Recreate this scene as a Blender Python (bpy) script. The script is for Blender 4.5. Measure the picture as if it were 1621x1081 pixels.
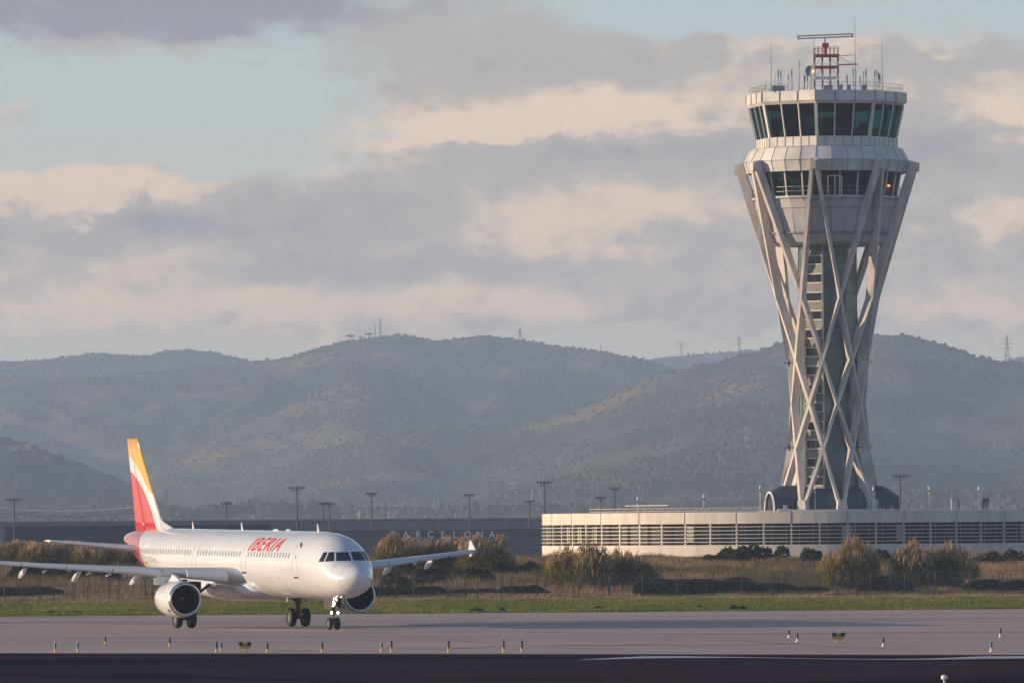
import bpy, bmesh, math, random
import numpy as np
from mathutils import Vector, Matrix, noise as mnoise
random.seed(7); rng = np.random.default_rng(7)
R = math.radians
for o in list(bpy.data.objects): bpy.data.objects.remove(o)
C = bpy.context.scene.collection

# ------------------------------------------------------------------ camera
FPX = 12000.0; HC = 5.93; ROLL = R(0.42); PX, PY = 810.5, 840.0
cam = bpy.data.cameras.new('camera'); cam.sensor_width = 36; cam.lens = 36 * FPX / 1621
cam.shift_y = (PY - 540.5) / 1621; cam.clip_start = 1; cam.clip_end = 60000
co = bpy.data.objects.new('camera', cam); C.objects.link(co)
co.location = (0, 0, HC); co.rotation_euler = (R(90), ROLL, 0)
bpy.context.scene.camera = co

# ------------------------------------------------------------------ light
SUN_EL = 9.0; SUN_AZ = -90.0         # azimuth from +Y, clockwise seen from above
SD = Vector((math.sin(R(SUN_AZ)) * math.cos(R(SUN_EL)), math.cos(R(SUN_AZ)) * math.cos(R(SUN_EL)), math.sin(R(SUN_EL))))
sl = bpy.data.lights.new('sun', 'SUN'); sl.energy = 5.0; sl.angle = R(0.5); sl.color = (1.0, 0.76, 0.52)
so = bpy.data.objects.new('sun', sl); C.objects.link(so); so.location = (-300, 300, 200)
so.rotation_euler = SD.to_track_quat('Z', 'Y').to_euler()

sc = bpy.context.scene
sc.view_settings.view_transform = 'Standard'; sc.view_settings.look = 'None'
sc.view_settings.exposure = 0.40; sc.view_settings.gamma = 1.0
sc.cycles.volume_bounces = 1; sc.cycles.transparent_max_bounces = 16; sc.cycles.max_bounces = 6

def unroll(px, py):
    a, b = px - PX, py - PY; c, s = math.cos(ROLL), math.sin(ROLL)
    return c * a - s * b, s * a + c * b

# ------------------------------------------------------------------ world : Nishita sky with procedural clouds
w = bpy.data.worlds.new('World'); sc.world = w; w.use_nodes = True
nt = w.node_tree; N = nt.nodes; L = nt.links
for n in list(N): N.remove(n)
def nd(t, **k):
    n = N.new(t)
    for a, b in k.items(): setattr(n, a, b)
    return n
def mth(op, a, b=None, c=None, clamp=False):
    n = nd('ShaderNodeMath', operation=op, use_clamp=clamp)
    for i, v in enumerate((a, b, c)):
        if v is None: continue
        if isinstance(v, (int, float)): n.inputs[i].default_value = v
        else: L.new(v, n.inputs[i])
    return n.outputs[0]
sky = nd('ShaderNodeTexSky'); sky.sky_type = 'NISHITA'; sky.sun_disc = False
sky.sun_elevation = R(SUN_EL); sky.sun_rotation = R(SUN_AZ); sky.altitude = 0
sky.air_density = 1.0; sky.dust_density = 1.0; sky.ozone_density = 1.5
tc = nd('ShaderNodeTexCoord'); sp = nd('ShaderNodeSeparateXYZ'); L.new(tc.outputs['Generated'], sp.inputs[0])
yy = mth('MAXIMUM', mth('ABSOLUTE', sp.outputs[1]), 0.02)
U = mth('MULTIPLY', mth('DIVIDE', sp.outputs[0], yy), 120.0)      # azimuth  (1 unit = 0.48 degree)
V = mth('MULTIPLY', mth('DIVIDE', sp.outputs[2], yy), 120.0)      # elevation
cb = nd('ShaderNodeCombineXYZ'); L.new(U, cb.inputs[0]); L.new(mth('MULTIPLY', V, 1.6), cb.inputs[1])
def wnoise(scale, detail, off, rough=0.55):
    n = nd('ShaderNodeTexNoise'); n.inputs['Scale'].default_value = scale; n.inputs['Detail'].default_value = detail
    n.inputs['Roughness'].default_value = rough
    m = nd('ShaderNodeVectorMath', operation='ADD'); L.new(cb.outputs[0], m.inputs[0]); m.inputs[1].default_value = off
    L.new(m.outputs[0], n.inputs['Vector'])
    return mth('SUBTRACT', n.outputs['Fac'], 0.5)
n1 = wnoise(0.85, 9, (3, 1, 0), 0.62); n2 = wnoise(0.9, 9, (21, 9, 4), 0.62); n3 = wnoise(0.30, 4, (7, 30, 2)); n4 = wnoise(1.7, 8, (1, 2, 9), 0.62)
Uw = mth('ADD', U, mth('MULTIPLY', n1, 2.0)); Vw = mth('ADD', V, mth('MULTIPLY', n2, 1.25))
def blob(px, py, rx, ry, amt):
    a, b = unroll(px, py)
    dx = mth('MULTIPLY', mth('SUBTRACT', Uw, a / 100), 100.0 / rx)
    dy = mth('MULTIPLY', mth('SUBTRACT', Vw, -b / 100), 100.0 / ry)
    r2 = mth('ADD', mth('MULTIPLY', dx, dx), mth('MULTIPLY', dy, dy))
    return mth('MULTIPLY', mth('POWER', 2.718, mth('MULTIPLY', r2, -1.0)), amt)
def total(lst, base):
    t = base
    for q in lst: t = mth('ADD', t, blob(*q))
    return t
COV = [(250, 15, 520, 70, 1.0), (900, 95, 330, 65, .8), (1420, 105, 300, 80, .85), (120, 330, 300, 60, .9), (380, 350, 300, 55, .8),
       (800, 230, 420, 95, 1.1), (1100, 260, 300, 110, .9), (900, 370, 500, 60, .8), (300, 450, 600, 90, 1.0), (1000, 470, 600, 90, .9),
       (1560, 230, 200, 90, .9), (1500, 420, 300, 130, .9), (20, 180, 60, 30, .7),
       (330, 190, 260, 70, -.7), (1150, 35, 170, 30, -.8), (330, 255, 200, 30, -.3), (20, 240, 120, 30, -.4), (400, 560, 1400, 22, -.75), (1250, 560, 1400, 22, -.6), (1600, 300, 90, 18, -.3)]
LIT = [(250, 20, 480, 50, -.8), (90, 300, 130, 38, 1.0), (240, 305, 120, 32, .9), (640, 225, 110, 34, .8), (740, 205, 120, 28, 1.0), (950, 165, 110, 26, 1.0), (860, 190, 110, 25, .7),
       (470, 255, 70, 28, .7), (120, 495, 170, 38, .95), (420, 480, 130, 36, 1.0), (300, 420, 150, 28, .45), (700, 480, 120, 40, .85), (880, 490, 90, 30, .8),
       (870, 350, 130, 40, .7), (1060, 320, 120, 40, .6), (1590, 170, 110, 45, .8), (1590, 345, 70, 20, .9), (1590, 490, 70, 30, .8), (1330, 60, 160, 35, .5),
       (260, 80, 120, 26, .5), (690, 60, 120, 40, .45), (1480, 480, 90, 40, .35), (30, 165, 50, 22, .7), (1140, 180, 90, 40, .6),
       (250, 20, 520, 55, -1.2), (300, 365, 260, 26, -.9), (520, 320, 200, 30, -.7), (950, 245, 330, 26, -.7), (560, 425, 220, 24, -.8), (1500, 245, 200, 40, -.6), (850, 110, 250, 24, -.5), (1300, 250, 160, 80, -.4), (1500, 90, 200, 24, -.6)]
cov = total(COV, mth('ADD', mth('MULTIPLY', n3, 1.6), mth('ADD', mth('MULTIPLY', n1, 1.4), 0.0)))
lit = total(LIT, mth('ADD', mth('MULTIPLY', n2, 1.3), mth('ADD', mth('MULTIPLY', n4, 1.5), 0.20)))
def sstep(v, a, b):
    n = nd('ShaderNodeMapRange', interpolation_type='SMOOTHSTEP'); n.inputs[1].default_value = a; n.inputs[2].default_value = b
    L.new(v, n.inputs[0]); return n.outputs[0]
covm = sstep(cov, 0.16, 0.85); litm = sstep(lit, 0.0, 0.90); darkm = sstep(lit, -0.1, -1.2)
def mixc(f, a, b):
    n = nd('ShaderNodeMix', data_type='RGBA')
    if isinstance(f, (int, float)): n.inputs[0].default_value = f
    else: L.new(f, n.inputs[0])
    for i, v in ((6, a), (7, b)):
        if isinstance(v, tuple): n.inputs[i].default_value = (*v, 1)
        else: L.new(v, n.inputs[i])
    return n.outputs[2]
SKYK = 0.10
cl = mixc(litm, (3.9, 3.45, 3.05), (7.8, 5.85, 4.1)); cl = mixc(darkm, cl, (2.35, 2.2, 2.5))
# pale clear sky low over the hills
clear = mixc(sstep(V, 2.0, 9.0), (5.7, 5.25, 3.9), (4.1, 4.75, 4.75))
blue = mixc(sstep(sp.outputs[2], 0.0, 0.6), (3.1, 3.9, 5.1), (1.5, 2.4, 4.6))
skyc = mixc(sstep(sp.outputs[2], 0.10, 0.30), clear, sky.outputs[0])
skyc = mixc(mth('MULTIPLY', sstep(sp.outputs[1], 0.15, -0.25), 0.7), skyc, blue)
front = sstep(sp.outputs[1], -0.05, 0.35)
covf = mth('MULTIPLY', mth('MULTIPLY', covm, sstep(sp.outputs[2], 0.45, 0.12)), front)
fin = mixc(mth('MULTIPLY', covf, 0.92), skyc, cl)
bg = nd('ShaderNodeBackground'); bg.inputs[1].default_value = SKYK; L.new(fin, bg.inputs[0])
out = nd('ShaderNodeOutputWorld'); L.new(bg.outputs[0], out.inputs[0])

# ------------------------------------------------------------------ helpers
def P(px, py, Y):
    a, b = unroll(px, py); return Vector((a * Y / FPX, Y, HC - b * Y / FPX))
def G(px, py):
    a, b = unroll(px, py); Y = HC * FPX / b; return Vector((a * Y / FPX, Y, 0))
def gx(px, Y): return (px - PX + 0.0073 * -40) * Y / FPX

MATS = {}
def mat(name, col, rough=0.6, var=0.15, scale=1.0, metal=0.0, bump=0.0, spec=0.5, stretch=(1, 1, 1), col2=None, detail=4, emit=0, coat=0):
    if name in MATS: return MATS[name]
    m = bpy.data.materials.new(name); m.use_nodes = True; t = m.node_tree; b = t.nodes['Principled BSDF']
    b.inputs['Roughness'].default_value = rough; b.inputs['Metallic'].default_value = metal
    b.inputs['Specular IOR Level'].default_value = spec
    if coat: b.inputs['Coat Weight'].default_value = coat; b.inputs['Coat Roughness'].default_value = 0.1
    tcn = t.nodes.new('ShaderNodeTexCoord'); mp = t.nodes.new('ShaderNodeMapping'); mp.inputs['Scale'].default_value = stretch
    nz = t.nodes.new('ShaderNodeTexNoise'); nz.inputs['Scale'].default_value = scale; nz.inputs['Detail'].default_value = detail
    t.links.new(tcn.outputs['Object'], mp.inputs[0]); t.links.new(mp.outputs[0], nz.inputs['Vector'])
    cr = t.nodes.new('ShaderNodeValToRGB'); cr.color_ramp.elements[0].position = 0.32; cr.color_ramp.elements[1].position = 0.68
    c2 = col2 or tuple(min(1, c * (1 + var)) for c in col); c1 = col if col2 else tuple(c * (1 - var) for c in col)
    cr.color_ramp.elements[0].color = (*c1, 1); cr.color_ramp.elements[1].color = (*c2, 1)
    t.links.new(nz.outputs['Fac'], cr.inputs[0]); t.links.new(cr.outputs[0], b.inputs['Base Color'])
    if bump:
        bp = t.nodes.new('ShaderNodeBump'); bp.inputs['Strength'].default_value = bump; bp.inputs['Distance'].default_value = 0.05
        t.links.new(nz.outputs['Fac'], bp.inputs['Height']); t.links.new(bp.outputs[0], b.inputs['Normal'])
    if emit:
        b.inputs['Emission Color'].default_value = (*col, 1); b.inputs['Emission Strength'].default_value = emit
    MATS[name] = m; return m

def tag(o, label=None, cat=None, group=None, kind=None):
    if label: o['label'] = label
    if cat: o['category'] = cat
    if group: o['group'] = group
    if kind: o['kind'] = kind
    return o
def empty(name, loc, label, cat, group=None, rot=(0, 0, 0)):
    o = bpy.data.objects.new(name, None); C.objects.link(o); o.location = loc; o.rotation_euler = rot; o.empty_display_size = 0.5
    return tag(o, label, cat, group)
class MB:
    def __init__(s): s.v = []; s.f = []; s.m = []; s.uv = None
    def quad(s, a, b, c, d, m=0):
        n = len(s.v); s.v += [tuple(a), tuple(b), tuple(c), tuple(d)]; s.f.append((n, n+1, n+2, n+3)); s.m.append(m)
    def poly(s, pts, m=0):
        n = len(s.v); s.v += [tuple(p) for p in pts]; s.f.append(tuple(range(n, n+len(pts)))); s.m.append(m)
    def box(s, x0, y0, z0, x1, y1, z1, m=0):
        n = len(s.v)
        s.v += [(x0,y0,z0),(x1,y0,z0),(x1,y1,z0),(x0,y1,z0),(x0,y0,z1),(x1,y0,z1),(x1,y1,z1),(x0,y1,z1)]
        for f in ((0,3,2,1),(4,5,6,7),(0,1,5,4),(1,2,6,5),(2,3,7,6),(3,0,4,7)): s.f.append(tuple(n+i for i in f)); s.m.append(m)
        return s
    def loft(s, rings, closed=True, cap0=False, cap1=False, m=0):
        n0 = len(s.v); k = len(rings[0])
        for r in rings: s.v += [tuple(p) for p in r]
        for i in range(len(rings) - 1):
            for j in range(k if closed else k - 1):
                a = n0 + i*k + j; b = n0 + i*k + (j+1) % k
                s.f.append((a, b, b + k, a + k)); s.m.append(m)
        if cap0: s.f.append(tuple(n0 + j for j in reversed(range(k)))); s.m.append(m)
        if cap1: s.f.append(tuple(n0 + (len(rings)-1)*k + j for j in range(k))); s.m.append(m)
        return s
    def beam(s, p0, p1, w, h, up=None, w1=None, h1=None, m=0):
        p0, p1 = Vector(p0), Vector(p1); d = (p1 - p0).normalized(); u = Vector(up) if up else Vector((0, 0, 1))
        if abs(d.dot(u)) > 0.99: u = Vector((0, 1, 0))
        sd = d.cross(u).normalized(); u = sd.cross(d)
        def rg(p, w, h): return [p + sd*w/2*a + u*h/2*b for a, b in ((-1,-1),(1,-1),(1,1),(-1,1))]
        return s.loft([rg(p0, w, h), rg(p1, w1 or w, h1 or h)], cap0=True, cap1=True, m=m)
    def tube(s, pts, r, n=6, m=0, r1=None, cap=True):
        pts = [Vector(p) for p in pts]; rings = []
        for i, p in enumerate(pts):
            d = (pts[min(i+1, len(pts)-1)] - pts[max(i-1, 0)]).normalized()
            u = Vector((0,0,1)) if abs(d.z) < 0.9 else Vector((1,0,0))
            a = d.cross(u).normalized(); b = a.cross(d)
            rr = r if r1 is None else r + (r1 - r) * i / (len(pts)-1)
            rings.append([p + a*rr*math.cos(2*math.pi*k/n) + b*rr*math.sin(2*math.pi*k/n) for k in range(n)])
        return s.loft(rings, cap0=cap, cap1=cap, m=m)
    def build(s, name, mats, parent=None, origin=None, smooth=False, uvs=None):
        me = bpy.data.meshes.new(name)
        vs = s.v if origin is None else [(a-origin[0], b-origin[1], c-origin[2]) for a, b, c in s.v]
        me.from_pydata(vs, [], s.f)
        if not isinstance(mats, (list, tuple)): mats = [mats]
        for m in mats: me.materials.append(m)
        me.polygons.foreach_set('material_index', s.m)
        if smooth: me.polygons.foreach_set('use_smooth', [True]*len(s.f))
        me.update()
        o = bpy.data.objects.new(name, me); C.objects.link(o)
        if parent: o.parent = parent
        elif origin is not None: o.location = origin
        return o
def np_mesh(name, V3, F, mats, mi=None, smooth=False, parent=None, loc=None):
    me = bpy.data.meshes.new(name); k = F.shape[1]
    me.vertices.add(len(V3)); me.vertices.foreach_set('co', np.ascontiguousarray(V3, dtype=np.float32).ravel())
    me.loops.add(F.size); me.loops.foreach_set('vertex_index', F.astype(np.int32).ravel())
    me.polygons.add(len(F)); me.polygons.foreach_set('loop_start', np.arange(0, F.size, k, dtype=np.int32))
    for m in mats: me.materials.append(m)
    if mi is not None: me.polygons.foreach_set('material_index', mi.astype(np.int32))
    me.polygons.foreach_set('use_smooth', np.full(len(F), smooth))
    me.update(calc_edges=True)
    o = bpy.data.objects.new(name, me); C.objects.link(o)
    if parent: o.parent = parent
    if loc is not None: o.location = loc
    return o
def copy_tree(o, parent=None):
    c = o.copy(); C.objects.link(c)
    if parent: c.parent = parent
    for ch in o.children: copy_tree(ch, c)
    return c
def autosmooth(o, ang=35):
    me = o.data; bm = bmesh.new(); bm.from_mesh(me)
    bmesh.ops.remove_doubles(bm, verts=bm.verts, dist=1e-4)
    for e in bm.edges:
        if len(e.link_faces) == 2 and e.calc_face_angle(0) > R(ang): e.smooth = False
    for f in bm.faces: f.smooth = True
    bm.to_mesh(me); bm.free()

# ------------------------------------------------------------------ ground sheets
def ramp_fac(t, node_out, stops):
    cr = t.nodes.new('ShaderNodeValToRGB'); e = cr.color_ramp.elements
    while len(e) < len(stops): e.new(0.5)
    for i, (p, c) in enumerate(stops): e[i].position = p; e[i].color = (*c, 1)
    t.links.new(node_out, cr.inputs[0]); return cr.outputs[0]
def ground_mat(name, c_lo, c_hi, streak, c_st, rough=0.8, bandscale=(0.012, 0.12, 1)):
    m = bpy.data.materials.new(name); m.use_nodes = True; t = m.node_tree; b = t.nodes['Principled BSDF']; b.inputs['Roughness'].default_value = rough
    b.inputs['Specular IOR Level'].default_value = 0.3
    tcn = t.nodes.new('ShaderNodeTexCoord')
    def nz(scale, sc3, det=5):
        mp = t.nodes.new('ShaderNodeMapping'); mp.inputs['Scale'].default_value = sc3; mp.inputs['Rotation'].default_value = (0, 0, R(4))
        n = t.nodes.new('ShaderNodeTexNoise'); n.inputs['Scale'].default_value = scale; n.inputs['Detail'].default_value = det
        t.links.new(tcn.outputs['Object'], mp.inputs[0]); t.links.new(mp.outputs[0], n.inputs['Vector']); return n.outputs['Fac']
    base = ramp_fac(t, nz(1.0, (0.05, 0.09, 1)), [(0.3, c_lo), (0.7, c_hi)])
    st = ramp_fac(t, nz(1.0, bandscale), [(0.45, (0, 0, 0)), (0.66, (1, 1, 1))])
    mx = t.nodes.new('ShaderNodeMix'); mx.data_type = 'RGBA'
    k = t.nodes.new('ShaderNodeMath'); k.operation = 'MULTIPLY'; k.inputs[1].default_value = streak; t.links.new(st, k.inputs[0])
    t.links.new(k.outputs[0], mx.inputs[0]); t.links.new(base, mx.inputs[6]); mx.inputs[7].default_value = (*c_st, 1)
    fine = ramp_fac(t, nz(1.0, (2.5, 2.5, 1), 3), [(0.3, (0.85, 0.85, 0.85)), (0.7, (1.12, 1.12, 1.12))])
    m2 = t.nodes.new('ShaderNodeMix'); m2.data_type = 'RGBA'; m2.blend_type = 'MULTIPLY'; m2.inputs[0].default_value = 1
    t.links.new(mx.outputs[2], m2.inputs[6]); t.links.new(fine, m2.inputs[7])
    t.links.new(m2.outputs[2], b.inputs['Base Color'])
    bp = t.nodes.new('ShaderNodeBump'); bp.inputs['Strength'].default_value = 0.4; bp.inputs['Distance'].default_value = 0.02
    t.links.new(nz(1.0, (6, 6, 1), 3), bp.inputs['Height']); t.links.new(bp.outputs[0], b.inputs['Normal'])
    return m
M_earth = ground_mat('dry_earth', (0.10, 0.075, 0.045), (0.17, 0.12, 0.075), 0.3, (0.06, 0.07, 0.03))
M_tarmac = ground_mat('taxiway_concrete', (0.370, 0.275, 0.255), (0.45, 0.335, 0.305), 0.6, (0.26, 0.205, 0.205), rough=0.75)
M_asph = ground_mat('runway_asphalt', (0.026, 0.017, 0.024), (0.060, 0.036, 0.048), 0.9, (0.014, 0.016, 0.027), rough=1.0, bandscale=(0.02, 0.07, 1)); M_asph.node_tree.nodes['Principled BSDF'].inputs['Specular IOR Level'].default_value = 0.0
M_turf = ground_mat('turf_soil', (0.045, 0.055, 0.02), (0.07, 0.08, 0.03), 0.3, (0.09, 0.07, 0.04))
def sheet(name, y0, y1, z, m, x0=-400, x1=400):
    b = MB(); b.quad((x0, y0, z), (x1, y0, z), (x1, y1, z), (x0, y1, z)); return tag(b.build(name, m), kind='structure')
Y_RW = 380.5; Y_TX = 549.5; Y_FN = 660.0
b = MB(); b.quad((-1250, -600, -0.02), (1250, -600, -0.02), (1250, 11450, -0.02), (-1250, 11450, -0.02)); tag(b.build('ground', M_earth), kind='structure')
sheet('taxiway', 300, Y_TX, 0.0, M_tarmac)
b = MB(); b.poly([(-400, -500, .005), (400, -500, .005), (400, 335, .005), (60, 335, .005), (26, 351, .005), (-26, 380, .005), (-60, 397, .005), (-400, 397, .005)]); tag(b.build('runway', M_asph), kind='structure')
sheet('grass_verge', Y_TX, Y_FN + 12, 0.004, M_turf)
# painted and sealed lines
M_white = mat('faded_white_paint', (0.36, 0.37, 0.42), 0.6, 0.25, 0.6, stretch=(0.1, 1, 1)); M_red = mat('faded_red_paint', (0.16, 0.085, 0.085), 0.8, 0.35, 0.7); M_yel = mat('worn_yellow_paint', (0.20, 0.15, 0.08), 0.8, 0.3, 0.7)
def stripe(name, pts, ws, m, z):
    b = MB(); g = [G(*p) for p in pts]
    fine = []
    for i in range(len(g) - 1):
        for k in range(8): t = k / 8; fine.append((g[i].lerp(g[i+1], t), ws[i]*(1-t)+ws[i+1]*t))
    fine.append((g[-1], ws[-1]))
    for (a, wa), (c, wc) in zip(fine, fine[1:]):
        n = Vector((0, 1, 0))
        b.quad(a - n*wa/2 + Vector((0,0,z)), c - n*wc/2 + Vector((0,0,z)), c + n*wc/2 + Vector((0,0,z)), a + n*wa/2 + Vector((0,0,z)))
    return tag(b.build(name, m), kind='structure')
stripe('painted_line', [(915, 1044), (960, 1042.4), (1020, 1040), (1080, 1039.6), (1180, 1040.3), (1300, 1042.5), (1400, 1043.5), (1470, 1043), (1560, 1040.5), (1640, 1040)], [0.3, 3.0, 5.5, 4.5, 1.7, 1.3, 1.5, 2.6, 6.5, 6.0], M_white, 0.012)
stripe('painted_line', [(560, 1000.5), (640, 1006), (720, 1013), (800, 1020), (850, 1023), (930, 1026), (990, 1028)], [0.4, .45, .5, .6, .5, .5, .3], M_red, 0.008)
stripe('painted_line', [(860, 1022), (900, 1021), (960, 1021.5), (1010, 1020), (1080, 1021)], [0.6, 1.8, 1.8, 1.8, 1.5], M_red, 0.012)
stripe('painted_line', [(600, 1026), (700, 1026.5), (760, 1025), (800, 1022)], [0.4, 1.0, 1.2, .5], M_red, 0.012)
stripe('painted_line', [(290, 1017), (340, 1019), (400, 1023), (450, 1028), (485, 1031)], [0.4, .5, .6, .5, .4], M_yel, 0.008)
stripe('painted_line', [(1080, 1022), (1200, 1020), (1250, 1019), (1150, 1012.5)], [0.8, .8, .6, .5], M_red, 0.016)
stripe('painted_line', [(1160, 1012), (1250, 1019), (1350, 1025), (1450, 1029.5)], [0.3, .8, .6, .4], M_red, 0.02)

def patch(name, pts, m, z):
    b = MB(); g = [G(*p) for p in pts]; b.poly([(p.x, p.y, z) for p in reversed(g)]); return tag(b.build(name, m), kind='structure')
M_pur = ground_mat('older_purple_asphalt', (0.040, 0.028, 0.038), (0.056, 0.038, 0.050), 0.6, (0.026, 0.023, 0.034), rough=1.0, bandscale=(0.03, 0.09, 1)); M_pur.node_tree.nodes['Principled BSDF'].inputs['Specular IOR Level'].default_value = 0.0
patch('asphalt_repair', [(100, 1062), (330, 1056), (560, 1047), (800, 1043.5), (1100, 1042.5), (1400, 1046), (1700, 1046), (1700, 1070), (1300, 1068), (900, 1072), (600, 1078), (300, 1069)], M_pur, 0.0075)
patch('asphalt_repair', [(-80, 1072), (300, 1074), (700, 1086), (700, 1110), (-80, 1110)], M_pur, 0.0075)
M_streak = mat('darker_concrete', (0.20, 0.165, 0.165), 0.85, 0.12, 0.3, stretch=(.1, 1, 1))  # darker concrete tone for tyre marks and broader bands
stripe('dark_streaks', [(-60, 986), (60, 984.5), (160, 985), (285, 986.5)], [9, 10, 8, 3], M_streak, 0.004)  # broad darker band across the concrete, left of the aircraft
stripe('dark_streaks', [(-60, 977), (120, 977), (240, 976.5)], [4, 5, 1], M_streak, 0.004)
stripe('dark_streaks', [(700, 997), (900, 1001), (1150, 1003), (1400, 1001), (1660, 999)], [.5, 2, 3, 2.4, 2], M_streak, 0.004)
stripe('dark_streaks', [(900, 1015), (1200, 1013.5), (1450, 1009), (1660, 1008)], [.3, 1.2, 1.4, 1], M_streak, 0.004)
stripe('dark_streaks', [(-60, 1011), (200, 1009), (500, 1007), (760, 1011)], [1, 1.4, 1.2, .3], M_streak, 0.004)

# ------------------------------------------------------------------ hills
def fbm(x, y, seed, oct=4):
    # value noise fbm, vectorised
    r = np.random.default_rng(seed); T = r.random((64, 64)); out = 0; a = 1; s = 0
    for o in range(oct):
        xi = np.floor(x).astype(int); yi = np.floor(y).astype(int); fx = x - xi; fy = y - yi
        fx = fx*fx*(3-2*fx); fy = fy*fy*(3-2*fy)
        g = lambda i, j: T[(xi+i) % 64, (yi+j) % 64]
        out = out + a*((g(0,0)*(1-fx)+g(1,0)*fx)*(1-fy) + (g(0,1)*(1-fx)+g(1,1)*fx)*fy); s += a; a *= 0.5
        x = x*2.03+17.1; y = y*2.03+9.3
    return out/s
RIDGES = [ # distance, front slope length, back slope, profile (px,py)
 (10600, 1500, 600, [(-400,600),(900,600),(1000,575),(1040,566),(1100,559),(1180,555),(1240,556),(1300,560),(1500,575),(1590,572),(1621,563),(1700,555),(2000,550)]),
 (10000, 1500, 500, [(-400,590),(-100,578),(0,572),(40,570),(100,566),(150,560),(180,561),(240,563),(260,556),(300,553),(340,558),(400,572),(470,585),(600,620),(2000,700)]),
 (8300, 1700, 500, [(-400,640),(-100,604),(0,600),(100,598),(200,591),(300,582),(380,574),(420,569),(460,566),(500,553),(555,540),(600,534),(650,531),(690,539),(720,537),(770,530),(820,535),(850,542),(900,550),(950,557),(1000,567),(1040,576),(1100,592),(1200,625),(1350,690),(2000,800)]),
 (6700, 1500, 500, [(-400,850),(250,845),(380,795),(440,748),(500,716),(600,685),(680,673),(800,671),(850,665),(900,650),(950,632),(1000,611),(1050,591),(1100,579),(1150,569),(1200,553),(1235,541),(1300,530),(1400,531),(1450,535),(1500,548),(1550,566),(1600,574),(1640,577),(1800,600),(2000,640)]),
 (7900, 1100, 260, [(-400,850),(40,800),(120,742),(200,694),(300,644),(370,606),(420,592),(470,612),(540,668),(620,730),(700,790),(760,850),(2000,850)]),
 (7500, 1300, 300, [(-400,850),(120,800),(190,762),(250,724),(330,692),(420,655),(500,618),(565,588),(620,584),(680,612),(760,662),(850,722),(950,790),(1050,850),(2000,850)]),
 (6400, 1000, 260, [(-400,850),(400,850),(440,790),(500,748),(560,722),(620,706),(670,712),(740,742),(830,778),(920,815),(1000,850),(2000,850)]),
 (6450, 1000, 260, [(-400,850),(820,850),(900,760),(1000,690),(1090,630),(1160,596),(1220,580),(1270,590),(1330,628),(1400,668),(1500,720),(1600,770),(1700,850),(2000,850)]),
 (6500, 1100, 260, [(-400,850),(1150,850),(1240,690),(1320,590),(1375,556),(1420,556),(1470,590),(1540,652),(1620,712),(1700,770),(1800,850),(2000,850)]),
 (5900, 1100, 350, [(-400,850),(800,850),(860,765),(913,722),(1000,685),(1080,650),(1160,640),(1240,650),(1400,700),(1600,730),(2000,740)]),
 (5200, 900, 350, [(-400,850),(560,845),(700,810),(800,782),(870,763),(980,742),(1080,714),(1200,692),(1300,700),(1420,735),(1550,745),(1640,740),(2000,735)]),
 (5300, 700, 300, [(-400,690),(-60,690),(0,694),(50,706),(100,726),(150,746),(190,760),(240,790),(300,815),(400,840),(2000,850)]),
 (4300, 500, 300, [(-400,800),(0,802),(200,806),(400,798),(600,806),(800,800),(1000,800),(1300,790),(1450,782),(1621,778),(2000,775)]),
]
Dg = 7.0
xs = np.arange(-1000, 1001, Dg); ys = np.arange(3500, 11400, 12.0)
XX, YY = np.meshgrid(xs, ys)
def hill_z(X, Y):
    H = np.full(X.shape, -3.0)
    wx = fbm(X/300, Y/500, 5, 3) - 0.5
    for k, (Yk, fl, bl, prof) in enumerate(RIDGES):
        pp = np.array(prof, float)
        a = (pp[:,0]-PX); bq = (pp[:,1]-PY); s_, c_ = math.sin(ROLL), math.cos(ROLL)
        Xa = (c_*a - s_*bq)*Yk/FPX; Za = HC - (s_*a + c_*bq)*Yk/FPX
        # sample on the line of sight through the ridge, so each flank keeps the ridge's run
        cz = np.interp(X, Xa, Za) + (fbm(X/45, X*0+k*7, 31+k, 4)-0.5)*4
        d = Y - Yk
        t = np.clip(np.where(d < 0, -d/fl, d/bl), 0, 1)
        sh = 1 - t*t*(3-2*t)*0.55 - 0.45*t
        spur = 1 - np.abs(2*fbm((X + d*0.35 + wx*260)/300 + k*3.3, d/1400 + k, 11+k, 4) - 1)
        spur2 = fbm((X - d*0.2)/70 + 5*k, d/260, 51+k, 4) - 0.5
        z = cz*sh - (1-spur)*np.minimum(cz, 170)*0.75*np.minimum(t*2.0, 1)*np.where(t<1, 1, 0) + spur2*cz*0.16*np.minimum(t*4, 1)
        z = np.where(t >= 1, -3, z)
        H = np.maximum(H, z)
    return H
ZZ = hill_z(XX, YY)
ny, nx = XX.shape
idx = np.arange(ny*nx).reshape(ny, nx)
F = np.stack([idx[:-1,:-1], idx[:-1,1:], idx[1:,1:], idx[1:,:-1]], -1).reshape(-1, 4)
def hill_mat():
    m = bpy.data.materials.new('hillside_scrub'); m.use_nodes = True; t = m.node_tree; b = t.nodes['Principled BSDF']; b.inputs['Roughness'].default_value = 1; b.inputs['Specular IOR Level'].default_value = 0
    tcn = t.nodes.new('ShaderNodeTexCoord')
    def nz(sc3, det=6):
        mp = t.nodes.new('ShaderNodeMapping'); mp.inputs['Scale'].default_value = sc3
        n = t.nodes.new('ShaderNodeTexNoise'); n.inputs['Scale'].default_value = 1; n.inputs['Detail'].default_value = det
        t.links.new(tcn.outputs['Object'], mp.inputs[0]); t.links.new(mp.outputs[0], n.inputs['Vector']); return n.outputs['Fac']
    a = ramp_fac(t, nz((0.012, 0.006, 0.02)), [(0.38, (0.025, 0.036, 0.02)), (0.50, (0.065, 0.066, 0.036)), (0.66, (0.19, 0.145, 0.09))])
    t.links.new(a, b.inputs['Base Color']); return m
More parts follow.
